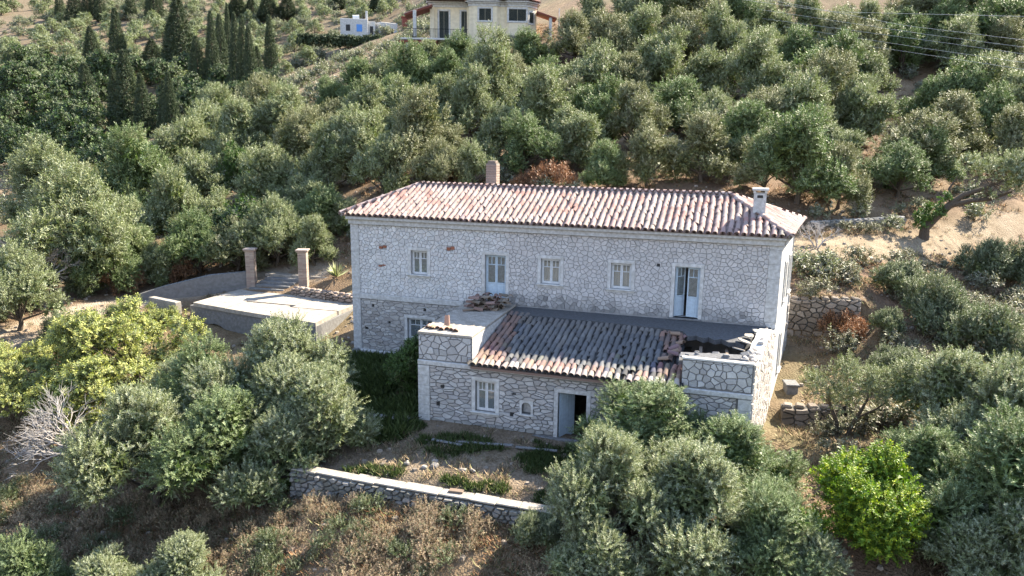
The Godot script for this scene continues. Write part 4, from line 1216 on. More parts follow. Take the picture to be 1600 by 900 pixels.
# ---------------------------------------------------------------- tiles
func tile_mesh(tone: Color, l := 0.42, r0 := 0.124, r1 := 0.095) -> ArrayMesh:
	var mb := Mb.new()
	mb.col = tone
	var k := 7
	for i in k:
		var a := PI * i / k
		var b := PI * (i + 1) / k
		var p := func(t: float, y: float, r: float) -> Vector3: return Vector3(-cos(t) * r, y, sin(t) * r)
		var na := Vector3(-cos(a), 0, sin(a))
		var nb := Vector3(-cos(b), 0, sin(b))
		var o0: Vector3 = p.call(a, 0, r0)
		var o1: Vector3 = p.call(b, 0, r0)
		var o2: Vector3 = p.call(b, l, r1)
		var o3: Vector3 = p.call(a, l, r1)
		mb.tri_n(o0, o1, o2, na, nb, nb)
		mb.tri_n(o0, o2, o3, na, nb, na)
		var t := 0.016
		var i0: Vector3 = p.call(a, 0, r0 - t)
		var i1: Vector3 = p.call(b, 0, r0 - t)
		var i2: Vector3 = p.call(b, l, r1 - t)
		var i3: Vector3 = p.call(a, l, r1 - t)
		mb.tri_n(i1, i0, i3, -nb, -na, -na)
		mb.tri_n(i1, i3, i2, -nb, -na, -nb)
		mb.quad(i0, i1, o1, o0)
	return mb.mesh()


func tile_slope(parent: Node, a: Vector3, b: Vector3, c: Vector3, d: Vector3, across: float, course: float, tone: Callable, singly: int, messy := 0.02, pan_tone := Color(0.42, 0.31, 0.275)) -> void:
	# a-b is the eave, d-c the top; cover tiles over upturned pan tiles, the lowest courses as parts of their own
	var u := (b - a).normalized()
	var n := (b - a).cross(d - a).normalized()
	var v := n.cross(u)
	var poly := PackedVector2Array()
	for p in [a, b, c, d]: poly.append(Vector2((p - a).dot(u), (p - a).dot(v)))
	var wide := poly[1].x
	var high := maxf(poly[2].y, poly[3].y)
	var cover := []
	var pans := []
	var ct := []
	var pt := []
	var plain_ := tile_mesh(Color.WHITE)
	var made := 0
	for j in int(ceil(high / course)):
		for i in int(wide / across) + 1:
			var q := Vector2((i + 0.5) * across, j * course)
			var wob := Vector2(noise.get_noise_2d(i * 37.0, j * 19.0 + 5.0), noise.get_noise_2d(i * 29.0 + 70.0, j * 23.0)) * messy * 2.0
			var t := Transform3D(Basis(u, v, n), a + u * (q.x + wob.x) + v * (q.y + wob.y - 0.05) + n * (0.03 + rng.randf() * messy * 0.5))
			t.basis = t.basis * Basis(Vector3.BACK, rng.randfn() * messy) * Basis(Vector3.RIGHT, 0.085 + rng.randfn() * messy * 0.7)
			if Geometry2D.is_point_in_polygon(q + Vector2(0, 0.02), poly):
				var col: Color = tone.call(q, wide, high)
				if col.a > 0.0:
					if made < singly:
						put("tile", tile_variant(col), M.tile, parent).transform = t
						made += 1
					else:
						cover.append(t)
						ct.append(col)
			q.x -= across * 0.5
			if Geometry2D.is_point_in_polygon(q + Vector2(0, 0.02), poly):
				var e := Transform3D(Basis(u, v, n) * Basis(Vector3.UP, PI), a + u * q.x + v * (q.y - 0.04) + n * 0.105)
				pans.append(e)
				pt.append(pan_tone * rng.randf_range(0.7, 1.2))
	if cover.size(): stuff("upper_tiles", plain_, M.tile, cover, parent, ct)
	stuff("pan_tiles", plain_, M.tile, pans, parent, pt)


var tile_cache := {}
func tile_variant(col: Color) -> ArrayMesh:
	var key := Vector3i(roundi(col.r * 25), roundi(col.g * 25), roundi(col.b * 25))
	if not tile_cache.has(key): tile_cache[key] = tile_mesh(Color(key.x / 25.0, key.y / 25.0, key.z / 25.0))
	return tile_cache[key]


func ridge_tiles(parent: Node, a: Vector3, b: Vector3, tones: Array) -> void:
	var l := (b - a).length()
	var v := (b - a) / l
	var u := v.cross(Vector3.UP).normalized()
	var xf := []
	var ct := []
	var k := int(l / 0.36)
	for i in k:
		var t := Transform3D(Basis(u, v, u.cross(v)), a + v * (i * l / k - 0.02) + Vector3.UP * 0.06)
		t.basis = t.basis * Basis(Vector3.RIGHT, 0.06) * Basis.from_scale(Vector3(1.35, 1.05, 1.15))
		xf.append(t)
		ct.append(tones[rng.randi() % tones.size()] * rng.randf_range(0.85, 1.15))
	stuff("ridge_tiles", tile_mesh(Color.WHITE), M.tile, xf, parent, ct)
	var mb := Mb.new()
	mb.tube([a, b], [0.085, 0.085], 6)
	put("ridge_mortar", mb.mesh(), M.plaster, parent)


# ---------------------------------------------------------------- the house
const PALE := [Color(0.79, 0.78, 0.755), Color(0.76, 0.755, 0.735), Color(0.82, 0.805, 0.78), Color(0.77, 0.74, 0.71), Color(0.73, 0.72, 0.70)]
const ROOF := [Color(0.53, 0.395, 0.35), Color(0.57, 0.45, 0.405), Color(0.50, 0.345, 0.30), Color(0.60, 0.495, 0.45), Color(0.46, 0.305, 0.265)]


func make_house() -> void:
	rng.seed = 2
	var house := thing("stone_house", "abandoned two-storey stone house with red tiled hip roof and tiled front wing", "house")
	var F := frame(Vector3.ZERO, Vector3.RIGHT)
	var sp := 0.126
	var R := frame(Vector3(20, 0, 0), Vector3(sin(sp), 0, -cos(sp)))
	var G := frame(Vector3(0, 0, 5.97), Vector3.RIGHT)
	var S := frame(Vector3(19.15, 0, 5.97), Vector3(0.85, 0, -5.97))
	# openings: outer rectangles of their surrounds
	var w1 := Rect2(3.03, 4.82, 1.18, 1.49)
	var w2 := Rect2(9.52, 4.82, 1.23, 1.49)
	var w3 := Rect2(12.75, 4.82, 1.23, 1.49)
	var d1 := Rect2(6.81, 3.90, 1.345, 2.43)
	var d2 := Rect2(15.56, 3.90, 1.38, 2.43)
	var w4 := Rect2(2.79, 1.55, 1.66, 1.4)
	var door_hole := func(r: Rect2) -> Rect2: return Rect2(r.position.x + 0.16, r.position.y, r.size.x - 0.32, r.size.y - 0.16)
	var putlog := [Rect2(14.9, 6.1, 0.16, 0.16), Rect2(1.02, 3.18, 0.15, 0.15), Rect2(3.8, 3.18, 0.16, 0.16), Rect2(0.62, 2.0, 0.2, 0.15), Rect2(1.9, 2.4, 0.14, 0.14)]
	var holes := [w1.grow(-0.16), w2.grow(-0.16), w3.grow(-0.16), door_hole.call(d1), door_hole.call(d2), w4.grow(-0.16)]
	var main := wall("front_wall", house, F, Rect2(0, -0.3, 20, 7.8), 0.5, holes, M.mortar)
	for w in [[w1, false], [w2, true], [w3, true], [w4, false]]: window(house, F, w[0], 0.16, w[1])
	double_door(house, F, d1, 0.16, [0.0, 0.0])
	double_door(house, F, d2, 0.16, [0.75, -0.12])
	# the face stones: the upper wall in pale fitted polygons, the lower one rougher and flatter
	var blocks := [w1, w2, w3, d1, d2, w4]
	blocks.append_array(putlog)
	var bricks := [Rect2(1.5, 6.12, 0.42, 0.2), Rect2(5.05, 6.22, 0.36, 0.26), Rect2(1.45, 5.25, 0.3, 0.12)]
	blocks.append_array(bricks)
	var tone_up := func(p: Vector2) -> Color:
		var c: Color = PALE[rng.randi() % PALE.size()]
		if p.x > 8.0: c = c.lerp(Color(0.62, 0.58, 0.55), 0.55)
		var mould := clampf((4.5 + 0.5 * blotch.get_noise_2d(p.x * 30.0, 3.0) - p.y) * 2.2, 0.0, 1.0) if p.x > 7.5 else 0.0   # black lichen where rain splashed off the slab
		return c.lerp(Color(0.15, 0.15, 0.145), mould * rng.randf_range(0.25, 0.8)) * rng.randf_range(0.92, 1.06)
	var tone_low := func(_p: Vector2) -> Color: return [Color(0.52, 0.49, 0.46), Color(0.58, 0.55, 0.51), Color(0.46, 0.43, 0.40), Color(0.61, 0.59, 0.56)][rng.randi() % 4] * rng.randf_range(0.85, 1.08)
	lay_stones(main, F, stone_shapes(rect_poly(Rect2(0.42, 3.86, 19.1, 3.42)), blocks, Vector2(0.205, 0.175), 0.013, 0.46), tone_up, 60)
	lay_stones(main, F, stone_shapes(rect_poly(Rect2(0.46, 0.98, 5.7, 2.58)), blocks, Vector2(0.32, 0.155), 0.03, 0.44), tone_low, 40, 0.06)
	lay_stones(main, F, stone_shapes(rect_poly(Rect2(0.46, -0.2, 5.7, 1.05)), [], Vector2(0.5, 0.34), 0.05), tone_low, 0, 0.16)
	for b in bricks:
		for k in 2:
			var mb := Mb.new()
			mb.col = Color(0.5, 0.2, 0.12) * rng.randf_range(0.85, 1.1)
			mb.box(Vector3(b.position.x + 0.1 + k * 0.16 + (0.05 if k else 0.0), b.get_center().y + (0.03 if k else -0.02), 0.02), Vector3(0.18, b.size.y * 0.55, 0.07), Basis.IDENTITY, 0.006)
			put("brick", mb.mesh(), M.brick, main)
	for h in putlog:
		var mb := Mb.new()
		mb.box(Vector3(h.get_center().x, h.get_center().y, 0.004), Vector3(h.size.x - 0.02, h.size.y - 0.02, 0.004))
		put("putlog_hole", mb.mesh(), M.iron, main)
	# corner strips, band, plinth and cornice of pale render
	var mb := Mb.new()
	var y := 0.95
	while y < 7.3:
		var h := minf(0.62, 7.3 - y)
		mb.box(Vector3(0.21, y + h / 2, 0.02), Vector3(0.44, h - 0.006, 0.1), Basis.IDENTITY, 0.006)
		y += h
	put("corner_strip", mb.mesh(), M.plaster, house)
	mb = Mb.new()
	y = 4.02
	while y < 7.3:
		var h := minf(0.62, 7.3 - y)
		mb.box(Vector3(19.77, y + h / 2, 0.02), Vector3(0.5, h - 0.006, 0.1), Basis.IDENTITY, 0.006)
		y += h
	mb.prism(PackedVector2Array([Vector2(19.54, 4.02), Vector2(19.62, 3.84), Vector2(19.86, 3.72), Vector2(20.01, 3.8), Vector2(20.01, 4.02)]), F.translated_local(Vector3(0, 0, -0.02)), 0.09, 0.01)
	put("corner_strip", mb.mesh(), M.plaster, house)
	mb = Mb.new()
	mb.box(Vector3(2.95, 3.72, 0.03), Vector3(5.9, 0.26, 0.11), Basis.IDENTITY, 0.015)
	put("band", mb.mesh(), M.plaster, house)
	mb = Mb.new()
	mb.box(Vector3(3.1, 0.93, 0.1), Vector3(5.4, 0.12, 0.3), Basis.IDENTITY, 0.02)
	put("plinth_ledge", mb.mesh(), M.plaster, house)
	mb = Mb.new()
	mb.box(Vector3(10, 7.42, 0.06), Vector3(20.16, 0.24, 0.2), Basis.IDENTITY, 0.02)
	mb.box(Vector3(10, 7.62, 0.12), Vector3(20.3, 0.17, 0.36), Basis.IDENTITY, 0.03)
	mb.box(R * Vector3(3.25, 7.42, 0.06), Vector3(6.4, 0.24, 0.2), R.basis, 0.02)
	mb.box(R * Vector3(3.25, 7.62, 0.12), Vector3(6.5, 0.166, 0.36), R.basis, 0.03)
	put("cornice", mb.mesh(), M.plaster, house)
	# right, back and left walls
	var rw := [Rect2(2.3, 4.5, 0.75, 1.7), Rect2(4.4, 4.5, 0.75, 1.7), Rect2(2.3, 1.2, 0.8, 1.7)]
	wall("right_wall", house, R, Rect2(0, -0.3, 6.35, 7.8), 0.5, rw, M.white_plaster)
	for r in rw: window(house, R, r.grow(0.14), 0.14)
	mb = Mb.new()
	for k in 9:     # rough quoins at the weathered rear corner
		mb.col = Color(0.42, 0.38, 0.34) * rng.randf_range(0.8, 1.1)
		mb.box(R * Vector3(6.1 + rng.randf_range(-0.06, 0.06), 0.2 + k * 0.46, 0.02), Vector3(0.5 + 0.3 * (k % 2), 0.4, 0.1), R.basis, 0.03)
	put("corner_stones", mb.mesh(), M.stone, house)
	wall("back_wall", house, frame(Vector3(20.79, 0, -6.3), Vector3.LEFT), Rect2(0, -0.3, 20.79, 7.8), 0.5, [], M.white_plaster)
	wall("left_wall", house, frame(Vector3(0.0, 0, -6.3), Vector3(0, 0, 1)), Rect2(0, -0.3, 6.29, 7.8), 0.5, [Rect2(2.6, 4.8, 0.9, 1.2)], M.white_plaster)
	mb = Mb.new()
	for yy in [0.05, 3.75, 7.3]: mb.box(Vector3(10.2, yy - 0.1, -3.2), Vector3(19.4, 0.2, 5.5))
	mb.box(Vector3(11.5, 1.8, -3.2), Vector3(0.2, 3.5, 5.4))
	mb.box(Vector3(8.9, 5.5, -3.2), Vector3(0.2, 3.4, 5.4))
	mb.box(Vector3(14.6, 5.5, -3.2), Vector3(0.2, 3.4, 5.4))
	put("floors", mb.mesh(), M.room, house)
	# buttress of rough render at the left corner
	mb = Mb.new()
	mb.prism(PackedVector2Array([Vector2(-0.75, -0.6), Vector2(0.42, -0.6), Vector2(0.42, 0.55), Vector2(0.28, 1.02), Vector2(-0.05, 0.95), Vector2(-0.35, 0.6), Vector2(-0.62, 0.1)]), F.translated_local(Vector3(0, 0, 0.06)), 0.5, 0.2)
	put("buttress", mb.mesh(), M.grey_concrete, house)
	make_roof(house)
	make_chimneys(house)
	make_wing(house, G, S)


func make_roof(house: Node3D) -> void:
	var e := 7.72
	var fl := Vector3(-0.36, e + 0.03, 0.36)
	var fr := Vector3(20.3, e - 0.01, 0.36)
	var br := Vector3(21.2, e, -6.68)
	var bl := Vector3(-0.36, e, -6.68)
	var rl := Vector3(2.3, 9.02, -3.16)
	var rr := Vector3(17.75, 9.04, -3.16)
	var mb := Mb.new()
	var dn := Vector3(0, -0.04, 0)
	mb.quad(fl + dn, fr + dn, rr + dn, rl + dn)
	mb.tri(fr + dn, br + dn, rr + dn)
	mb.quad(br + dn, bl + dn, rl + dn, rr + dn)
	mb.tri(bl + dn, fl + dn, rl + dn)
	mb.quad(fl + dn, bl + dn, br + dn, fr + dn)
	var roof := put("roof", mb.mesh(), M.pan, house)
	var tone := func(q: Vector2, w: float, h: float) -> Color:
		var c: Color = ROOF[rng.randi() % ROOF.size()].lerp(ROOF[1].lerp(ROOF[2], 0.5 + blotch.get_noise_2d(q.x * 9.0 + 40.0, q.y * 12.0)), 0.6)
		var red := blotch.get_noise_2d(q.x * 14.0, q.y * 22.0)
		if red > 0.12 and q.y > 0.8 and q.y < 3.0 and rng.randf() < 0.45: c = Color(0.47, 0.27, 0.23)
		if red < -0.2 and rng.randf() < 0.5: c = Color(0.47, 0.39, 0.35)
		return c * rng.randf_range(0.86, 1.12)
	tile_slope(roof, fl, fr, rr, rl, 0.292, 0.36, tone, 142, 0.028)
	tile_slope(roof, fr, br, rr, rr, 0.292, 0.36, tone, 0)
	tile_slope(roof, br, bl, rl, rr, 0.292, 0.36, tone, 0)
	tile_slope(roof, bl, fl, rl, rl, 0.292, 0.36, tone, 0)
	for p in [[rl, rr], [fl, rl], [fr, rr], [br, rr], [bl, rl]]: ridge_tiles(roof, p[0], p[1], ROOF)


func make_chimneys(house: Node3D) -> void:
	var mb := Mb.new()
	mb.box(Vector3(19.0, 8.35, -1.55), Vector3(0.52, 2.0, 0.52), Basis.IDENTITY, 0.02)
	var c := put("chimney", mb.mesh(), M.plaster, house)
	mb = Mb.new()
	mb.box(Vector3(19.0, 9.5, -1.55), Vector3(0.68, 0.09, 0.68), Basis.IDENTITY, 0.015)
	for s in [[-0.26, -0.26], [0.26, -0.26], [-0.26, 0.26], [0.26, 0.26]]: mb.box(Vector3(19.0 + s[0] * 0.9, 9.4, -1.55 + s[1] * 0.9), Vector3(0.1, 0.12, 0.1))
	put("cap", mb.mesh(), M.white_plaster, c)
	mb = Mb.new()
	mb.box(Vector3(19.0, 9.2, -1.288), Vector3(0.24, 0.12, 0.006))
	put("vent", mb.mesh(), M.iron, c)
	mb = Mb.new()
	for k in 14:
		mb.col = Color(0.46, 0.36, 0.3) * rng.randf_range(0.8, 1.15)
		mb.box(Vector3(5.8, 8.45 + k * 0.125, -4.5), Vector3(0.56 + 0.012 * (k % 2), 0.115, 0.56 + 0.012 * ((k + 1) % 2)), Basis.IDENTITY, 0.012)
	mb.col = Color(0.3, 0.26, 0.22)
	mb.box(Vector3(5.8, 9.3, -4.5), Vector3(0.53, 1.8, 0.53))
	c = put("chimney", mb.mesh(), M.brick, house)
	mb = Mb.new()
	mb.col = Color(0.36, 0.28, 0.23)
	mb.box(Vector3(5.8, 10.24, -4.5), Vector3(0.42, 0.14, 0.42), Basis.IDENTITY, 0.02)
	put("cap", mb.mesh(), M.brick, c)


func make_wing(house: Node3D, G: Transform3D, S: Transform3D) -> void:
	var ww := Rect2(8.51, 0.67, 1.17, 1.6)
	var wd := Rect2(11.9, 0.0, 1.45, 2.17)
	var niche := Rect2(10.52, 0.89, 0.55, 0.64)
	var dh := Rect2(wd.position.x + 0.17, 0.0, wd.size.x - 0.34, wd.size.y - 0.15)
	var nh := Rect2(niche.position.x + 0.09, niche.position.y + 0.06, niche.size.x - 0.18, niche.size.y - 0.14)
	var front := wall("wing_front_wall", house, G, Rect2(6.22, -0.4, 12.93, 3.2), 0.5, [ww.grow(-0.16), dh, nh], M.mortar_grey)
	window(house, G, ww)
	var tone := func(p: Vector2) -> Color:
		var c: Color = [Color(0.57, 0.545, 0.52), Color(0.62, 0.60, 0.57), Color(0.51, 0.49, 0.47), Color(0.65, 0.63, 0.60), Color(0.54, 0.50, 0.46)][rng.randi() % 5]
		if p.y < 0.3: c = c.lerp(Color(0.25, 0.25, 0.22), 0.5)
		return c * rng.randf_range(0.88, 1.08)
	var putlog := [Rect2(7.17, 1.62, 0.17, 0.15), Rect2(6.98, 0.84, 0.16, 0.2), Rect2(10.12, 0.78, 0.18, 0.18), Rect2(10.2, 1.68, 0.17, 0.1)]
	lay_stones(front, G, stone_shapes(rect_poly(Rect2(6.72, 0.18, 11.9, 2.34)), [ww, wd, niche] + putlog, Vector2(0.32, 0.15), 0.028, 0.46), tone, 150, 0.06)
	var mb := Mb.new()
	for h in putlog:
		mb = Mb.new()
		mb.box(G * Vector3(h.get_center().x, h.get_center().y, 0.004), Vector3(h.size.x - 0.02, h.size.y - 0.02, 0.004))
		put("putlog_hole", mb.mesh(), M.iron, front)
	# door: surround, one plank leaf swung inwards
	mb = Mb.new()
	bars(mb, G, Rect2(wd.position, wd.size), 0.17, -0.03, 0.05, "ltr", 0.015)
	var door := put("wing_door", mb.mesh(), M.plaster, house)
	var D := G * Transform3D(Basis(Vector3.UP, 1.08), Vector3(dh.position.x + 0.02, 0.02, -0.1))
	var leaf_ := Mb.new()
	for k in 6: leaf_.box(D * Vector3(0.08 + k * 0.15, 0.98, 0), Vector3(0.144, 1.94, 0.035), D.basis, 0.006)
	for yy in [0.3, 1.0, 1.7]: leaf_.box(D * Vector3(0.45, yy, -0.03), Vector3(0.86, 0.12, 0.03), D.basis, 0.005)
	put("leaf", leaf_.mesh(), M.paint, door)
	mb = Mb.new()
	mb.box(G * Vector3(12.62, -0.06, 0.1), Vector3(1.5, 0.1, 0.6), Basis.IDENTITY, 0.02)
	put("threshold", mb.mesh(), M.grey_concrete, door)
	# the arched niche
	var arch := PackedVector2Array([Vector2(niche.position.x, niche.end.y), Vector2(niche.position.x, nh.end.y - 0.16), Vector2(nh.position.x, nh.end.y - 0.16)])
	for k in 9:
		var a := PI - PI * k / 8.0
		arch.append(Vector2(nh.get_center().x + cos(a) * nh.size.x / 2, nh.end.y - 0.16 + sin(a) * 0.15))
	arch.append_array(PackedVector2Array([Vector2(nh.end.x, nh.end.y - 0.16), Vector2(niche.end.x, nh.end.y - 0.16), niche.end]))
	mb = Mb.new()
	mb.prism(arch, G.translated_local(Vector3(0, 0, -0.03)), 0.08, 0.0)
	bars(mb, G, Rect2(niche.position.x, niche.position.y + 0.06, niche.size.x, nh.end.y - 0.16 - niche.position.y - 0.06), 0.09, -0.03, 0.05, "lr", 0.005)
	mb.box(G * Vector3(niche.get_center().x, niche.position.y + 0.03, 0.02), Vector3(niche.size.x + 0.06, 0.06, 0.16), Basis.IDENTITY, 0.01)
	var nn := put("niche", mb.mesh(), M.white_plaster, house)
	mb = Mb.new()
	mb.box(G * Vector3(nh.get_center().x, nh.get_center().y, -0.24), Vector3(nh.size.x + 0.02, nh.size.y + 0.02, 0.02))
	put("back_panel", mb.mesh(), M.plaster, nn)
	# corner strips and band
	for xx in [6.46, 18.92]:
		mb = Mb.new()
		var y := 0.0
		while y < 2.54:
			var h := minf(0.42, 2.54 - y)
			mb.box(Vector3(xx, y + h / 2, 6.0), Vector3(0.5 if xx < 10 else 0.46, h - 0.008, 0.1), Basis.IDENTITY, 0.008)
			y += h
		put("corner_strip", mb.mesh(), M.plaster, house)
	mb = Mb.new()
	mb.box(Vector3(12.69, 2.65, 6.01), Vector3(12.98, 0.19, 0.12), Basis.IDENTITY, 0.02)
	put("band", mb.mesh(), M.plaster, house)
	mb = Mb.new()
	mb.box(Vector3(12.6, 0.08, 6.06), Vector3(12.9, 0.17, 0.2), Basis.IDENTITY, 0.03)
	put("plinth_ledge", mb.mesh(), M.grey_concrete, house)
	# parapet blocks
	var light := func(_p: Vector2) -> Color: return [Color(0.57, 0.555, 0.53), Color(0.62, 0.61, 0.59), Color(0.52, 0.505, 0.49)][rng.randi() % 3] * rng.randf_range(0.88, 1.08)
	var p1 := wall("parapet", house, G, Rect2(6.22, 2.8, 2.28, 1.02), 0.5, [], M.mortar_grey)
	lay_stones(p1, G, stone_shapes(rect_poly(Rect2(6.25, 2.79, 2.22, 1.0)), [], Vector2(0.27, 0.235), 0.028, 0.42), light, 30)
	var p2 := wall("parapet", house, G, Rect2(16.66, 2.8, 2.49, 1.02), 0.45, [], M.mortar_grey)
	lay_stones(p2, G, stone_shapes(rect_poly(Rect2(16.68, 2.79, 2.42, 1.0)), [], Vector2(0.27, 0.235), 0.028, 0.42), light, 30)
	mb = Mb.new()
	mb.box(Vector3(7.36, 3.86, 3.02), Vector3(2.34, 0.1, 6.0), Basis.IDENTITY, 0.015)
	put("flat_terrace", mb.mesh(), M.concrete, house)
	mb = Mb.new()
	mb.prism(PackedVector2Array([Vector2(16.66, 3.83), Vector2(19.16, 3.82), Vector2(19.17, 3.88), Vector2(16.64, 3.9)]), G.translated_local(Vector3(0, 0, -0.14)), 0.19, 0.01)
	put("coping", mb.mesh(), M.white_plaster, house)
	# left wall, gable beside the roof, the sunlit right flank
	wall("wing_left_wall", house, frame(Vector3(6.225, 0, 0.02), Vector3(0, 0, 1)), Rect2(0, -0.4, 5.94, 4.2), 0.4, [], M.mortar_warm)
	mb = Mb.new()
	mb.prism(PackedVector2Array([Vector2(0.05, 0.0), Vector2(6.0, 0.0), Vector2(6.0, 3.8), Vector2(0.05, 3.8)]), Transform3D(Basis(Vector3(0, 0, -1), Vector3.UP, Vector3.RIGHT), Vector3(8.28, 0, 6.0)).translated_local(Vector3(0, 0, 0)), 0.25)
	put("gable", mb.mesh(), M.plaster, house)
	mb = Mb.new()
	mb.box(Vector3(16.5, 1.35, 3.0), Vector3(0.25, 2.7, 5.4))
	put("inner_wall", mb.mesh(), M.room, house)
	var flank := PackedVector2Array([Vector2(0, -0.6), Vector2(6.0, -0.6), Vector2(6.0, 3.72), Vector2(5.4, 3.66), Vector2(5.0, 3.95), Vector2(4.3, 4.02), Vector2(3.5, 3.86), Vector2(2.8, 3.9), Vector2(2.2, 3.7), Vector2(1.5, 3.78), Vector2(0.9, 3.62), Vector2(0.4, 3.8), Vector2(0, 3.84)])
	mb = Mb.new()
	mb.prism(flank, S.translated_local(Vector3(0, 0, -0.5)), 0.5)
	var fk := put("wing_right_wall", mb.mesh(), M.plaster, house)
	mb = Mb.new()
	for k in 34:     # crumbled stones along the broken top of the flank
		mb.col = Color(0.55, 0.5, 0.44) * rng.randf_range(0.8, 1.1)
		var s := rng.randf_range(0.1, 0.26)
		var u := rng.randf_range(0.3, 5.7)
		mb.box(S * Vector3(u, 3.80 + rng.randf_range(-0.08, 0.12), -rng.randf_range(0.08, 0.48)), Vector3(s, s * 0.6, s * 0.8), Basis(rnd_dir(), rng.randf() * 1.2), s * 0.2)
	put("crumbled_top", mb.mesh(), M.stone, fk)
	var shrunk := PackedVector2Array()
	for q in flank: shrunk.append(Vector2(clampf(q.x, 0.04, 5.98), q.y - 0.03))
	lay_stones(fk, S, stone_shapes(shrunk, [], Vector2(0.36, 0.25), 0.04), func(_p): return [Color(0.58, 0.53, 0.48), Color(0.62, 0.58, 0.53), Color(0.52, 0.47, 0.42)][rng.randi() % 3] * rng.randf_range(0.9, 1.06), 30, 0.05)
	# slab along the foot of the upper wall, broken over the right bay
	var slab := PackedVector2Array([Vector2(8.1, 0), Vector2(19.85, 0), Vector2(19.6, -0.8), Vector2(19.35, -1.1), Vector2(19.1, -2.0), Vector2(18.95, -2.9), Vector2(18.75, -3.4), Vector2(18.45, -3.0), Vector2(18.2, -3.05), Vector2(17.9, -2.65), Vector2(17.65, -2.9), Vector2(17.4, -2.55), Vector2(17.2, -2.8), Vector2(16.9, -2.45), Vector2(16.6, -2.7), Vector2(16.3, -1.9), Vector2(15.5, -1.75), Vector2(12, -1.5), Vector2(8.15, -1.45)])
	mb = Mb.new()
	mb.prism(slab, Transform3D(Basis(Vector3.RIGHT, Vector3(0, 0, -1), Vector3.UP), Vector3(0, 3.62, 0.03)), 0.19, 0.015)
	put("concrete_slab", mb.mesh(), M.dark_concrete, house)
	mb = Mb.new()
	for q in [[17.3, 3.62, 4.95, 1.7, 0.1, 0.55, 0.10], [18.35, 3.66, 5.0, 1.1, 0.1, 0.6, -0.08], [17.6, 3.78, 5.15, 2.2, 0.05, 0.35, 0.05]]:
		mb.box(Vector3(q[0], q[1], q[2]), Vector3(q[3], q[4], q[5]), Basis(Vector3.BACK, q[6]) * Basis(Vector3.RIGHT, 0.25), 0.02)
	for k in 16:     # fallen chunks lying round the hole
		var s := rng.randf_range(0.12, 0.34)
		mb.box(Vector3(rng.randf_range(16.75, 19.2), rng.randf_range(3.7, 3.85), rng.randf_range(4.7, 5.75)), Vector3(s, s * 0.45, s * 0.7), Basis(rnd_dir(), rng.randf_range(0, 0.8)), 0.03)
	put("broken_slab", mb.mesh(), M.grey_concrete, house)
	for k in 7:
		var t := put("fallen_tile", tile_variant([Color(0.4, 0.28, 0.22), Color(0.32, 0.22, 0.18)][k % 2]), M.tile)
		tag(t, "fallen barrel tile at the roof's broken right edge beside the hole", "roof tile", "fallen tiles beside the hole")
		t.transform = Transform3D(Basis(Vector3.UP, rng.randf() * 3.0) * Basis(Vector3.RIGHT, -PI / 2 + rng.randf_range(-0.4, 0.4)), Vector3(16.3 + rng.randf_range(-0.25, 0.3), 3.35 + k * 0.06, 4.6 - k * 0.4))
	mb = Mb.new()
	for q in [[Vector3(18.75, 3.9, 3.1), 0.9, 0.35, 0.5, 0.22], [Vector3(18.95, 3.93, 2.3), 0.7, 0.3, 0.2, -0.15], [Vector3(19.2, 3.95, 1.5), 0.8, 0.28, 0.35, 0.1], [Vector3(18.6, 3.8, 4.0), 0.55, 0.3, 0.9, 0.3]]:
		var ragged := PackedVector2Array()
		for k in 9:
			var a := TAU * k / 9.0
			ragged.append(Vector2(cos(a) * q[1] * rng.randf_range(0.35, 0.6), sin(a) * q[2] * rng.randf_range(0.4, 0.75)))
		mb.prism(ragged, Transform3D(Basis(Vector3.UP, q[3] + PI / 2) * Basis(Vector3.RIGHT, -PI / 2 + q[4]), q[0]), 0.04, 0.01)
	put("broken_render", mb.mesh(), M.concrete, house)
	mb = Mb.new()
	for xx in [17.2, 18.2]: mb.box(Vector3(xx, 3.45, 4.2), Vector3(0.12, 0.14, 3.2), Basis(Vector3.RIGHT, -0.06) * Basis(Vector3.UP, 0.05), 0.01)
	put("rotten_beams", mb.mesh(), M.wood, house)
	# lean-to tiles: bleached at the eave, black with lichen above, redder along both edges
	var a := Vector3(8.56, 2.82, 6.28)
	var b := Vector3(16.72, 2.80, 6.28)
	var c := Vector3(16.3, 3.62, 1.75)
	var d := Vector3(8.56, 3.66, 1.5)
	mb = Mb.new()
	var dn := Vector3(0, -0.05, 0)
	mb.quad(a + dn, b + dn, c + dn, d + dn)
	mb.quad(a + dn * 3, d + dn * 3, c + dn * 3, b + dn * 3)
	mb.quad(a + dn * 3, b + dn * 3, b + dn, a + dn)
	var roof := put("wing_roof", mb.mesh(), M.pan, house)
	var tile := func(q: Vector2, w: float, h: float) -> Color:
		var k: Color = [Color(0.15, 0.155, 0.165), Color(0.19, 0.19, 0.2), Color(0.12, 0.125, 0.135), Color(0.23, 0.225, 0.22)][rng.randi() % 4]
		if q.y < 0.3: k = [Color(0.5, 0.41, 0.36), Color(0.43, 0.345, 0.30), Color(0.54, 0.47, 0.42)][rng.randi() % 3]
		elif q.y < 0.62 and rng.randf() < 0.5: k = Color(0.4, 0.27, 0.21)
		elif q.x < 1.3 - q.y * 0.15 or q.x > w - 1.0 - q.y * 0.05: k = [Color(0.36, 0.22, 0.17), Color(0.3, 0.2, 0.16), Color(0.24, 0.18, 0.16)][rng.randi() % 3]
		elif q.y > h - 0.9: k = k.lerp(Color(0.26, 0.22, 0.18), 0.6)
		elif rng.randf() < 0.06: k = Color(0.34, 0.3, 0.25)
		if q.x > w - 1.1 and q.y > 1.5 and q.y < 2.6 and rng.randf() < 0.35: k.a = 0.0
		if q.x > w - 2.6 and q.x < w - 1.6 and q.y < 0.7 and rng.randf() < 0.3: k.a = 0.0
		if k.a == 0.0: return k
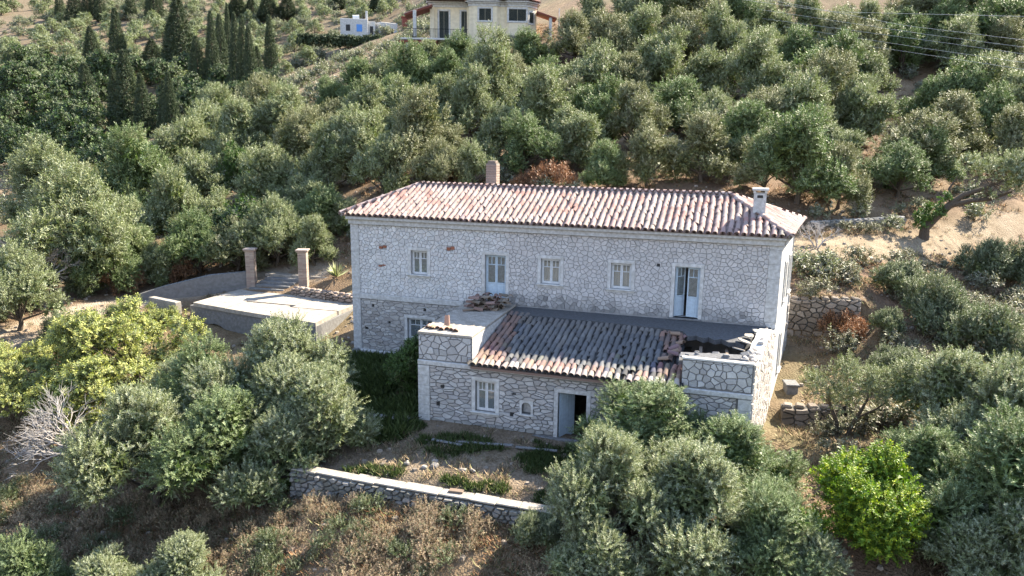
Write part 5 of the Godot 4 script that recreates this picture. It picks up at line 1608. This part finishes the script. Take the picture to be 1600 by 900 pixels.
		if q.y > 0.65 and q.x > 1.3 and q.x < w - 1.2: k = k.lerp(Color(0.165, 0.165, 0.17).lerp(Color(0.25, 0.24, 0.225), clampf(0.5 + 1.3 * blotch.get_noise_2d(q.x * 12.0, q.y * 16.0), 0.0, 1.0)), 0.6)
		var o := k * rng.randf_range(0.88, 1.12)
		o.a = 1.0
		return o
	tile_slope(roof, a, b, c, d, 0.245, 0.4, tile, 158, 0.04, Color(0.12, 0.115, 0.115))


func loose_tiles() -> void:
	rng.seed = 9
	var cols := [Color(0.56, 0.36, 0.27), Color(0.5, 0.3, 0.22), Color(0.6, 0.44, 0.35)]
	for i in 7:
		var t := put("loose_tile", tile_variant(cols[i % 3]), M.tile)
		tag(t, "loose barrel tile lying in the sunlit row on the flat terrace's front edge", "roof tile", "tiles along the terrace edge")
		t.transform = Transform3D(Basis(Vector3.UP, rng.randf_range(-0.25, 0.25)) * Basis(Vector3.RIGHT, -PI / 2), Vector3(6.42 + i * 0.21, 3.925, 5.55 + rng.randf_range(-0.1, 0.1)))
	var up := put("loose_tile", tile_variant(cols[0]), M.tile)
	tag(up, "single tile standing upright behind the row on the flat terrace", "roof tile")
	up.transform = Transform3D(Basis(Vector3.UP, 0.4), Vector3(6.95, 3.93, 4.7))
	for i in 60:
		var layer := i / 16
		var t := put("stacked_tile", tile_variant([Color(0.3, 0.19, 0.15), Color(0.36, 0.26, 0.2), Color(0.26, 0.2, 0.17), Color(0.42, 0.33, 0.25)][i % 4]), M.tile)
		tag(t, "old barrel tile in the dark heap below the left upper door", "roof tile", "heap of tiles on the flat terrace")
		var x := 6.75 + (i % 8) * 0.2 + layer * 0.12 + rng.randf_range(-0.05, 0.05)
		t.transform = Transform3D(Basis(Vector3.UP, PI / 2 * (1 if i % 3 == 0 else 0) + rng.randf_range(-0.35, 0.35)) * Basis(Vector3.RIGHT, -PI / 2 + rng.randf_range(-0.28, 0.28)), Vector3(x, 3.92 + layer * 0.15 + rng.randf() * 0.05, 0.6 + ((i / 8) % 2) * 0.55 + 0.75 * rng.randf()))
	var mb := Mb.new()
	mb.box(Vector3(7.15, 4.0, 1.9), Vector3(1.1, 0.06, 0.22), Basis(Vector3.UP, 0.5) * Basis(Vector3.BACK, 0.1), 0.01)
	tag(put("loose_board", mb.mesh(), M.wood), "loose board leaning on the tile heap", "board")


# ---------------------------------------------------------------- terrace, pillars and walls
func rubble_wall(called: String, label: String, a: Vector3, b: Vector3, high: float, thick: float, cell: Vector2, singly: int, tones: Array, cope := "") -> Node3D:
	var t := thing(called, label, "wall")
	var u := Vector3(b.x - a.x, 0, b.z - a.z)
	var l := u.length()
	var f := frame(a, u)
	var rise := (b.y - a.y) / l
	var top := PackedVector2Array()
	var n := int(l / 0.4)
	var body := PackedVector2Array([Vector2(0, -0.8), Vector2(l, -0.8 + rise * l)])
	for i in range(n, -1, -1):
		var x := l * i / n
		body.append(Vector2(x, high + rise * x + (rng.randf_range(-0.06, 0.06) if cope == "" else 0.0)))
	var mb := Mb.new()
	mb.prism(body, f.translated_local(Vector3(0, 0, -thick)), thick)
	var w := put("core", mb.mesh(), M.mortar_dark, t)
	lay_stones(t, f, stone_shapes(body, [], cell, 0.05, 0.42), func(_p): return tones[rng.randi() % tones.size()] * rng.randf_range(0.8, 1.12), singly, 0.12)
	if cope == "":
		for i in int(l / 0.45):
			mb = Mb.new()
			mb.col = tones[rng.randi() % tones.size()] * rng.randf_range(0.85, 1.1)
			var x := (i + 0.5) * l / int(l / 0.45)
			mb.box(f * Vector3(x, high + rise * x + 0.03, -thick / 2), Vector3(0.36, 0.16, thick * rng.randf_range(0.7, 1.05)), f.basis * Basis(Vector3.UP, rng.randf_range(-0.2, 0.2)) * Basis(Vector3.BACK, rng.randf_range(-0.12, 0.12)), 0.05)
			put("stone", mb.mesh(), M.stone, t)
	return t


func make_walls() -> void:
	rng.seed = 14
	var buff := [Color(0.27, 0.225, 0.18), Color(0.33, 0.285, 0.24), Color(0.22, 0.185, 0.15)]
	var grey := [Color(0.27, 0.26, 0.23), Color(0.34, 0.325, 0.30), Color(0.2, 0.195, 0.17)]
	# garden wall with its plastered coping
	var a := Vector3(3.4, -1.38, 11.05)
	var b := Vector3(13.2, -1.38, 11.3)
	var g := rubble_wall("garden_wall", "low garden wall with pale plastered coping across the front of the court", a, b, 1.1, 0.45, Vector2(0.27, 0.17), 110, grey, "plaster")
	var f := frame(a, b - a)
	var mb := Mb.new()
	var l := (b - a).length()
	var x := 0.0
	while x < l - 0.1:
		var w := minf(rng.randf_range(0.5, 1.6), l - x)
		mb.box(f * Vector3(x + w / 2, 1.13 + 0.005 * x, -0.25), Vector3(w - 0.014, 0.06, 0.5 + rng.randf_range(-0.06, 0.04)), f.basis * Basis(Vector3.BACK, rng.randf_range(-0.012, 0.012)) * Basis(Vector3.UP, rng.randf_range(-0.02, 0.02)), 0.02)
		x += w
	put("coping", mb.mesh(), M.concrete, g)
	mb = Mb.new()
	mb.box(f * Vector3(6.35, 1.23, -0.35), Vector3(0.5, 0.06, 0.22), f.basis * Basis(Vector3.UP, 0.1), 0.01)
	tag(put("dark_board", mb.mesh(), M.wood), "short dark board lying on the garden wall's coping", "board")
	rubble_wall("retaining_wall", "tall dry stone retaining wall behind the right end of the house", Vector3(20.95, 1.0, -7.6), Vector3(24.3, 1.2, -7.6), 2.5, 0.6, Vector2(0.36, 0.25), 90, buff)
	rubble_wall("stone_wall", "low dry stone wall below the two-stemmed tree", Vector3(20.5, -0.35, 0.9), Vector3(25.4, -0.1, 0.5), 0.95, 0.5, Vector2(0.42, 0.26), 50, buff)
	rubble_wall("stone_wall", "long dry stone wall along the upper side of the pale path", Vector3(22.6, 5.5, -18.0), Vector3(28.6, 5.6, -22.8), 0.85, 0.5, Vector2(0.55, 0.36), 30, grey)
	rubble_wall("stone_wall", "short stone kerb at the court's left end beside the big olive", Vector3(2.2, -0.4, 7.0), Vector3(6.1, -0.3, 6.6), 0.6, 0.4, Vector2(0.42, 0.2), 24, grey)
	# concrete box by the rear corner
	mb = Mb.new()
	mb.box(Vector3(20.95, 0.5, -1.9), Vector3(0.5, 0.6, 0.7), Basis(Vector3.UP, 0.2), 0.03)
	mb.box(Vector3(20.95, 0.83, -1.9), Vector3(0.6, 0.08, 0.8), Basis(Vector3.UP, 0.2), 0.02)
	tag(put("concrete_box", mb.mesh(), M.grey_concrete), "small grey concrete box at the foot of the sunlit right wall", "box")
	var n := 0
	for q in [[9.6, 7.6, 2.2, 0.12, "long pale board lying in the weeds before the wing"], [11.6, 7.35, 1.6, 0.05, "short pale board in the weeds near the open door"], [8.2, 7.9, 1.3, -0.15, "grey board half hidden in the weeds below the wing window"]]:
		mb = Mb.new()
		mb.box(Vector3(q[0], ground(q[0], q[1]) + 0.12, q[1]), Vector3(q[2], 0.05, 0.16), Basis(Vector3.UP, q[3]) * Basis(Vector3.BACK, 0.02), 0.008)
		tag(put("loose_board", mb.mesh(), M.grey_concrete), q[4], "board")
	for i in 22:
		mb = Mb.new()
		mb.col = Color(0.36, 0.33, 0.29) * rng.randf_range(0.8, 1.1)
		var s := rng.randf_range(0.15, 0.34)
		mb.box(Vector3.ZERO, Vector3(s, s * 0.55, s * 0.8), Basis(rnd_dir(), rng.randf()), s * 0.15)
		var st := put("rubble_stone", mb.mesh(), M.stone)
		var left := i < 14
		var px := rng.randf_range(-3.0, -0.6) if left else rng.randf_range(6.6, 10.2)
		var pz := rng.randf_range(-4.6, -0.6) if left else rng.randf_range(8.9, 9.7)
		st.position = Vector3(px, ground(px, pz) + s * 0.2, pz)
		tag(st, "pale stone in the rubble between the terrace and the house corner" if left else "pale stone lying in the bare middle of the court", "stone", "rubble by the terrace" if left else "stones in the court")


func make_terrace() -> void:
	rng.seed = 23
	var top := 1.6
	var t := thing("entrance_terrace", "pale concrete entrance terrace over a dark vault left of the house", "terrace")
	var lay := Transform3D(Basis(Vector3.RIGHT, Vector3(0, 0, -1), Vector3.UP), Vector3(0, top - 0.22, 0))
	var mb := Mb.new()
	var whole := PackedVector2Array([Vector2(-12.6, 3.4), Vector2(-11.65, 3.16), Vector2(-3.21, 1.55), Vector2(-3.45, 4.2), Vector2(-3.3, 6.3), Vector2(-8.3, 7.3), Vector2(-12.4, 8.6)])
	var cuts := [[-13.0, -9.9, 1.0, 5.2], [-9.9, -6.8, 1.0, 4.7], [-6.8, -3.0, 1.0, 4.3], [-13.0, -10.3, 5.2, 9.0], [-10.3, -6.5, 4.85, 9.0], [-6.5, -3.0, 4.4, 9.0]]
	for q in cuts:
		for piece in Geometry2D.intersect_polygons(whole, rect_poly(Rect2(q[0] + 0.008, q[2] + 0.008, q[1] - q[0] - 0.016, q[3] - q[2] - 0.016))):
			mb = Mb.new()
			mb.prism(piece, lay.translated_local(Vector3(0, 0, rng.randf_range(-0.012, 0.006))), 0.22, 0.012)
			put("slab", mb.mesh(), M.concrete, t)
	var f := frame(Vector3(-11.65, 0, -3.24), Vector3(8.44, 0, 1.61))
	var p := PackedVector2Array([Vector2(-1.3, -1.2), Vector2(-0.2, -1.2), Vector2(-0.2, -0.05)])
	for k in 11:
		var a := PI - PI * k / 10.0
		p.append(Vector2(0.75 + cos(a) * 0.95, -0.05 + sin(a) * 0.55))
	p.append_array(PackedVector2Array([Vector2(1.7, -1.2), Vector2(8.55, -1.2), Vector2(8.55, 1.39), Vector2(-1.3, 1.39)]))
	mb = Mb.new()
	mb.prism(p, f.translated_local(Vector3(0, 0, -0.45)), 0.45)
	put("front_wall", mb.mesh(), M.grey_concrete, t)
	mb = Mb.new()
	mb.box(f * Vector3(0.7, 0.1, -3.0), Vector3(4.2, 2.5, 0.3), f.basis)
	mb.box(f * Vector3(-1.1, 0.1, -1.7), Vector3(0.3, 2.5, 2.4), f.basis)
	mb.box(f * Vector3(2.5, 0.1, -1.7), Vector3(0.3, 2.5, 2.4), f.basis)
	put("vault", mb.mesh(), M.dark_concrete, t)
	mb = Mb.new()
	mb.box(Vector3(-3.45, 0.3, -3.9), Vector3(0.35, 2.15, 4.6), Basis(Vector3.UP, 0.02))
	put("side_wall", mb.mesh(), M.grey_concrete, t)
	# steps
	for k in 4:
		mb = Mb.new()
		mb.box(Vector3(-10.45 + k * 0.16, top + 0.085 + k * 0.17 - 0.1, -7.75 - k * 0.36), Vector3(2.5, 0.37, 0.42), Basis(Vector3.UP, 0.05), 0.02)
		put("step", mb.mesh(), M.grey_concrete, t)
	mb = Mb.new()
	mb.box(Vector3(-9.3, top + 0.72, -10.2), Vector3(4.6, 0.2, 2.0), Basis(Vector3.UP, 0.05), 0.02)
	put("landing", mb.mesh(), M.concrete, t)
	# pillars
	var base := [[Vector3(-11.75, 1.62, -7.95), "brick pillar left of the terrace steps", 2.45, 0.54], [Vector3(-8.0, 1.9, -8.1), "brick pillar right of the terrace steps", 2.3, 0.54], [Vector3(-4.3, 1.7, -9.0), "brick pillar half hidden behind the house's left corner", 2.2, 0.5]]
	for q in base:
		var o := thing("brick_pillar", q[1], "pillar", q[0], 0.32, "brick pillars by the terrace")
		mb = Mb.new()
		var k := 0
		var y := -0.4
		while y < q[2]:
			for s in [-1, 1]:
				mb.col = [Color(0.50, 0.40, 0.33), Color(0.55, 0.45, 0.37), Color(0.46, 0.35, 0.29)][rng.randi() % 3] * rng.randf_range(0.9, 1.1)
				if k % 2: mb.box(Vector3(s * q[3] / 4, y + 0.04, 0), Vector3(q[3] / 2 - 0.006, 0.074, q[3]), Basis.IDENTITY, 0.006)
				else: mb.box(Vector3(0, y + 0.04, s * q[3] / 4), Vector3(q[3], 0.074, q[3] / 2 - 0.006), Basis.IDENTITY, 0.006)
			y += 0.08
			k += 1
		put("shaft", mb.mesh(), M.brick, o)
		mb = Mb.new()
		mb.col = Color(0.52, 0.42, 0.36)
		mb.box(Vector3(0, q[2] + 0.06, 0), Vector3(q[3] + 0.12, 0.08, q[3] + 0.12), Basis.IDENTITY, 0.02)
		mb.box(Vector3(0, q[2] + 0.14, 0), Vector3(q[3] + 0.22, 0.09, q[3] + 0.22), Basis.IDENTITY, 0.02)
		put("cap", mb.mesh(), M.brick, o)
	var brown := [Color(0.4, 0.31, 0.25), Color(0.34, 0.26, 0.21), Color(0.46, 0.37, 0.3)]
	rubble_wall("bed_wall", "low brown wall of the planted bed right of the terrace steps", Vector3(-8.3, 1.5, -7.2), Vector3(-3.4, 1.5, -6.3), 0.55, 0.35, Vector2(0.34, 0.14), 40, brown)
	mb = Mb.new()
	var w := frame(Vector3(-17.6, 1.0, -4.6), Vector3(5.6, 0, -3.6))
	mb.prism(PackedVector2Array([Vector2(0, -1.0), Vector2(6.6, -0.6), Vector2(6.6, 1.75), Vector2(4.2, 1.6), Vector2(1.5, 1.0), Vector2(0, 0.55)]), w, 0.35, 0.02)
	tag(put("roadside_wall", mb.mesh(), M.grey_concrete), "grey rendered wall running left from the brick pillars along the road", "wall")
	mb = Mb.new()
	mb.box(Vector3(-14.3, 1.1, -3.0), Vector3(2.6, 1.3, 0.4), Basis(Vector3.UP, -0.25), 0.03)
	tag(put("parapet_block", mb.mesh(), M.concrete), "pale rendered parapet block beside the road at the terrace's left end", "wall")


# ---------------------------------------------------------------- far houses, wires
func make_yellow_house() -> void:
	var h := thing("yellow_house", "cream two-storey house with terracotta roof and dark shutters above the grove", "house", Vector3(-15.2, 21.8, -64.7), 0.351)
	h.scale = Vector3.ONE * 1.05
	var mb := Mb.new()
	var lay := func(y: float) -> Transform3D: return Transform3D(Basis(Vector3.RIGHT, Vector3(0, 0, -1), Vector3.UP), Vector3(0, y, 0))
	var plan := PackedVector2Array([Vector2(-7.3, 0.6), Vector2(-2.5, 0.6), Vector2(-2.5, -0.4), Vector2(-1.9, -1.0), Vector2(0.9, -1.0), Vector2(1.4, -0.5), Vector2(2.0, -0.5), Vector2(2.4, -1.0), Vector2(4.5, -1.0), Vector2(5.9, 0.5), Vector2(5.9, 8), Vector2(-7.3, 8)])
	mb.prism(plan, lay.call(-2.5), 8.2)
	put("wall", mb.mesh(), M.cream, h)
	mb = Mb.new()
	for q in [[5.55, 0.18, 0.22], [5.73, 0.16, 0.42], [5.25, 0.3, 0.08]]:
		for g in Geometry2D.offset_polygon(plan, q[2]): mb.prism(g, lay.call(q[0]), q[1] - 0.004)
	put("cornice", mb.mesh(), M.white_plaster, h)
	# roof: hips over the bays
	mb = Mb.new()
	var eave: PackedVector2Array = Geometry2D.offset_polygon(plan, 0.5)[0]
	var top := [Vector3(-4, 8.3, -4), Vector3(3, 8.3, -4)]
	for i in eave.size():
		var a := eave[i]
		var b := eave[(i + 1) % eave.size()]
		var ta: Vector3 = top[0] if a.x < -1.0 else top[1]
		var tb: Vector3 = top[0] if b.x < -1.0 else top[1]
		var va := Vector3(a.x, 5.9, -a.y)
		var vb := Vector3(b.x, 5.9, -b.y)
		mb.quad(va, vb, tb, ta)
	mb.col = Color(1, 1, 1)
	var roof := put("roof", mb.mesh(), M.pan, h)
	var tone := func(_q, _w, _h) -> Color: return [Color(0.55, 0.3, 0.22), Color(0.6, 0.38, 0.29), Color(0.5, 0.26, 0.19)][rng.randi() % 3] * rng.randf_range(0.9, 1.1)
	tile_slope(roof, Vector3(-7.8, 5.95, 0.1), Vector3(-1.5, 5.95, 0.6), Vector3(-1.5, 8.35, -3.9), Vector3(-4, 8.35, -3.9), 0.3, 0.4, tone, 0)
	tile_slope(roof, Vector3(-1.5, 5.95, 1.4), Vector3(5.0, 5.95, 1.4), Vector3(3, 8.4, -3.9), Vector3(-1.5, 8.4, -3.9), 0.3, 0.4, tone, 0)
	tile_slope(roof, Vector3(5.0, 5.95, 1.4), Vector3(6.4, 5.95, -0.3), Vector3(3, 8.4, -3.9), Vector3(3, 8.4, -3.9), 0.3, 0.4, tone, 0)
	# openings: x, y, width, height, wall depth
	for q in [[-5.55, 3.0, 1.15, 3.5, -0.6, 0.0], [-2.98, 3.0, 0.86, 3.5, -0.6, 0.0], [-0.5, 4.2, 1.45, 1.45, 1.0, 0.0], [3.45, 4.2, 2.1, 1.45, 1.0, 0.0], [5.2, 4.0, 0.8, 1.3, 0.25, 0.82]]:
		var f := Transform3D(Basis(Vector3.UP, q[5]), Vector3(q[0], q[1], q[4]))
		mb = Mb.new()
		bars(mb, f, Rect2(-q[2] / 2 - 0.22, -q[3] / 2 - 0.1, q[2] + 0.44, q[3] + 0.34), 0.22, 0.0, 0.07, "ltrb", 0.02)
		var w := put("window", mb.mesh(), M.white_plaster, h)
		mb = Mb.new()
		for k in 2:
			for s in int(q[3] / 0.12): mb.box(f * Vector3(-q[2] / 4 + k * q[2] / 2, -q[3] / 2 + 0.17 + s * 0.12, 0.04), Vector3(q[2] / 2 - 0.04, 0.1, 0.03), f.basis * Basis(Vector3.RIGHT, 0.4))
		put("shutter", mb.mesh(), M.shutter, w)
	for xx in [-7.0, -2.45]:
		mb = Mb.new()
		mb.box(Vector3(xx, 2.6, -0.35), Vector3(0.55, 5.3, 0.55), Basis.IDENTITY, 0.03)
		put("pier", mb.mesh(), M.cream, h)
	# balcony, railing, pergola, canopies
	mb = Mb.new()
	mb.box(Vector3(-6.6, 1.2, 0.8), Vector3(8.2, 0.22, 2.6), Basis.IDENTITY, 0.03)
	put("balcony", mb.mesh(), M.white_plaster, h)
	mb = Mb.new()
	for k in 40: mb.box(Vector3(-10.5 + k * 0.2, 1.85, 2.0), Vector3(0.035, 1.0, 0.035))
	mb.box(Vector3(-6.6, 2.36, 2.0), Vector3(8.0, 0.05, 0.06))
	put("railing", mb.mesh(), M.iron, h)
	mb = Mb.new()
	mb.box(Vector3(-8.6, 0.85, 0.9), Vector3(4.6, 0.2, 3.0), Basis.IDENTITY, 0.02)
	for k in 9: mb.box(Vector3(-10.6 + k * 0.5, 0.6, 0.9), Vector3(0.12, 0.22, 3.1))
	put("deck", mb.mesh(), M.red_wood, h)
	for q in [[-9.9, -1.0, 2.0], [-7.6, -1.0, 2.0], [-9.0, 2.6, 1.6]]:
		mb = Mb.new()
		mb.box(Vector3(q[0], q[1] + 0.4, q[2]), Vector3(0.4, 3.0, 0.4), Basis.IDENTITY, 0.02)
		put("post", mb.mesh(), M.white_plaster, h)
	mb = Mb.new()
	mb.box(Vector3(-8.6, 4.55, -0.4), Vector3(3.4, 0.12, 3.6), Basis(Vector3.BACK, 0.32))
	var can := put("canopy", mb.mesh(), M.red_wood, h)
	var cb := Basis(Vector3.BACK, 0.32)
	tile_slope(can, Vector3(-8.6, 4.64, -0.4) + cb * Vector3(-1.75, 0, -1.8), Vector3(-8.6, 4.64, -0.4) + cb * Vector3(-1.75, 0, 1.8), Vector3(-8.6, 4.64, -0.4) + cb * Vector3(1.6, 0, 1.8), Vector3(-8.6, 4.64, -0.4) + cb * Vector3(1.6, 0, -1.8), 0.3, 0.4, tone, 0)
	mb = Mb.new()
	mb.box(Vector3(7.1, 4.35, -0.6), Vector3(2.6, 0.16, 3.0), Basis(Vector3.BACK, -0.3))
	put("canopy", mb.mesh(), M.red_wood, h)
	mb = Mb.new()
	mb.box(Vector3(7.55, 1.6, 0.6), Vector3(0.35, 5.0, 0.35), Basis.IDENTITY, 0.02)
	put("post", mb.mesh(), M.white_plaster, h)
	# upper balcony front, seen at the very top
	mb = Mb.new()
	mb.box(Vector3(-4.9, 6.3, 0.9), Vector3(4.6, 0.7, 0.15), Basis.IDENTITY, 0.03)
	put("upper_parapet", mb.mesh(), M.white_plaster, h)


func make_white_house() -> void:
	var h := thing("white_house", "low white flat-roofed house with a blue shutter on the far slope", "house", Vector3(-64, ground(-64, -125.6) + 0.5, -125.6), 0.47)
	var mb := Mb.new()
	mb.box(Vector3(-3.3, 1.2, 0), Vector3(5.9, 5.2, 5), Basis.IDENTITY, 0.06)
	mb.box(Vector3(0.45, 1.1, -0.5), Vector3(1.6, 4.7, 4), Basis.IDENTITY, 0.06)
	mb.box(Vector3(3.3, 1.0, -1.2), Vector3(4.2, 4.9, 4), Basis(Vector3.UP, 0.5), 0.06)
	mb.box(Vector3(4.6, -0.4, 0.8), Vector3(3.6, 2.2, 0.4), Basis(Vector3.UP, 0.3), 0.06)
	put("wall", mb.mesh(), M.white_plaster, h)
	for q in [[-4.6, 1.9, 0.9, 1.3, 2.52, 0.0, "iron"], [-2.2, 1.9, 1.2, 1.5, 2.52, 0.0, "blue_shutter"], [0.4, 1.6, 0.7, 1.7, 1.53, 0.0, "iron"]]:
		mb = Mb.new()
		mb.box(Vector3(q[0], q[1], q[4]), Vector3(q[2], q[3], 0.05), Basis.IDENTITY, 0.01)
		put("window", mb.mesh(), M[q[6]], h)
	var f := Transform3D(Basis(Vector3.UP, 0.5), Vector3(3.3, 1.0, -1.2))
	for q in [[-1.3, 0.5, 0.8, 1.8], [0.7, 0.7, 0.6, 1.0]]:
		mb = Mb.new()
		mb.box(f * Vector3(q[0], q[1], 2.02), Vector3(q[2], q[3], 0.05), f.basis, 0.01)
		put("window", mb.mesh(), M.iron, h)
	mb = Mb.new()
	mb.box(Vector3(-0.6, 4.6, 0), Vector3(0.5, 2.4, 0.5), Basis.IDENTITY, 0.03)
	put("chimney", mb.mesh(), M.white_plaster, h)
	mb = Mb.new()
	mb.tube([Vector3(-3.6, 4.25, 0.3), Vector3(-2.2, 4.35, 0.3)], [0.55, 0.55], 12)
	put("water_tank", mb.mesh(), M.white_paint, h)
	mb = Mb.new()
	mb.box(Vector3(0, 0, 0), Vector3(3.0, 2.2, 2.4), Basis.IDENTITY, 0.04)
	mb.box(Vector3(0, 1.2, 0), Vector3(3.4, 0.2, 2.8), Basis.IDENTITY, 0.03)
	var hut := put("red_hut", mb.mesh(), M.red_wood)
	hut.position = Vector3(-57.5, ground(-57.5, -132) + 0.8, -132)
	hut.rotation.y = 0.5
	tag(hut, "small dark red hut left of the cream house's tiled canopy", "hut")
	rng.seed = 4
	var s := sprigs_of(6, 10, 0.35, 0.2, 0.11, 0.9, DARK, false, 0.0)   # dense clipped foliage
	var l := []
	for i in 26: l.append(Vector4(-9.0 + i * 0.7, 0.6, rng.randf_range(-0.2, 0.2), 0.95))
	var hedge := put("hedge", crown_mesh(l, 6000, s, 0.4), M.dark)
	var c := Vector3(-66, 0, -118)
	hedge.position = Vector3(c.x, ground(c.x, c.z) + 0.9, c.z)
	hedge.rotation.y = 0.42
	hedge.scale = Vector3(1.0, 1.3, 1.2)
	tag(hedge, "long dark clipped hedge below the low white house", "hedge")


func make_wires() -> void:
	for q in [
		[[Vector3(13.4, 27.1, -61.5), Vector3(25.2, 23.8, -52.7), Vector3(32.4, 22.2, -44.4), Vector3(38.3, 20.3, -33.4)], "topmost thin overhead wire at the upper right"],
		[[Vector3(18.3, 26.2, -58.2), Vector3(30.9, 21.6, -46.7), Vector3(38.6, 18.5, -33.5)], "second overhead wire from the top at the upper right"],
		[[Vector3(24.3, 23.3, -53.7), Vector3(32.3, 20.6, -44.9), Vector3(38.7, 18.0, -33.6)], "third overhead wire from the top at the upper right"],
		[[Vector3(25.3, 22.3, -52.9), Vector3(33.8, 19.6, -42.9), Vector3(38.7, 17.5, -33.6)], "fourth overhead wire from the top at the upper right"],
		[[Vector3(26.0, 21.5, -52.3), Vector3(32.5, 19.4, -45.0), Vector3(38.8, 16.9, -33.6)], "fifth overhead wire from the top at the upper right"],
		[[Vector3(26.4, 20.8, -52.1), Vector3(32.5, 18.9, -45.1), Vector3(38.9, 16.4, -33.6)], "lowest overhead wire at the upper right"],
	]:
		var mb := Mb.new()
		var p: Array = q[0]
		p.push_front(p[0] + (p[0] - p[1]) * 0.8)
		p.append(p[-1] + (p[-1] - p[-2]))
		var r := []
		for k in p: r.append(0.015)
		mb.tube(p, r, 4)
		tag(put("overhead_wire", mb.mesh(), M.wire), q[1], "wire", "overhead wires")
	var mb := Mb.new()
	mb.tube([Vector3(0, -2, 0), Vector3(0, 3.2, 0)], [0.1, 0.08], 8)
	var pole := put("lamp_pole", mb.mesh(), M.white_plaster)
	pole.position = Vector3(-7.2, 24.5, -70.0)
	tag(pole, "thin white pole right of the cream house", "pole")


# ---------------------------------------------------------------- scene
func _ready() -> void:
	var cam := Camera3D.new()
	cam.name = "camera"
	add_child(cam)
	var fwd := Vector3(sin(-0.2991) * cos(0.2049), -sin(0.2049), -cos(-0.2991) * cos(0.2049))
	var right := Vector3(cos(-0.2991), 0, sin(-0.2991))
	var up := right.cross(fwd)
	cam.transform = Transform3D(Basis(right * cos(0.012) + up * sin(0.012), up * cos(0.012) - right * sin(0.012), -fwd), Vector3(18.534, 11.884, 33.187))
	cam.fov = 41.45
	cam.far = 900.0
	cam.current = true
	var env := Environment.new()
	var sky := ProceduralSkyMaterial.new()
	sky.sky_top_color = Color(0.57, 0.68, 0.86)
	sky.sky_horizon_color = Color(0.91, 0.94, 0.97)
	sky.sky_curve = 0.18
	sky.sky_energy_multiplier = 0.76
	sky.ground_bottom_color = Color(0.35, 0.31, 0.25)
	sky.ground_horizon_color = Color(0.6, 0.6, 0.55)
	env.background_mode = Environment.BG_SKY
	env.sky = Sky.new()
	env.sky.sky_material = sky
	env.tonemap_mode = Environment.TONE_MAPPER_LINEAR
	env.tonemap_exposure = 4.55
	env.sdfgi_enabled = true
	env.ssao_enabled = true
	env.ssil_enabled = true
	var we := WorldEnvironment.new()
	we.name = "environment"
	we.environment = env
	add_child(we)
	var sun := DirectionalLight3D.new()
	sun.name = "sun"
	sun.light_energy = 1.6
	sun.light_angular_distance = 0.5
	sun.light_color = Color(1.0, 0.95, 0.87)
	sun.shadow_enabled = true
	add_child(sun)
	sun.look_at_from_position(Vector3(0.7, 1.0, -1.02) * 50.0, Vector3.ZERO)
	noise.seed = 7
	noise.frequency = 0.05
	blotch.seed = 19
	blotch.frequency = 0.03
	blotch.fractal_octaves = 4
	var t0 := Time.get_ticks_msec()
	make_materials()
	bend()
	make_hill()
	print("hill ", Time.get_ticks_msec() - t0)
	make_house()
	loose_tiles()
	print("house ", Time.get_ticks_msec() - t0)
	make_walls()
	make_terrace()
	make_yellow_house()
	make_white_house()
	make_wires()
	print("walls ", Time.get_ticks_msec() - t0)
	make_kinds()
	print("kinds ", Time.get_ticks_msec() - t0)
	plant_grove()
	plant_near()
	print("plants ", Time.get_ticks_msec() - t0)
	ground_cover()
	print("cover ", Time.get_ticks_msec() - t0)
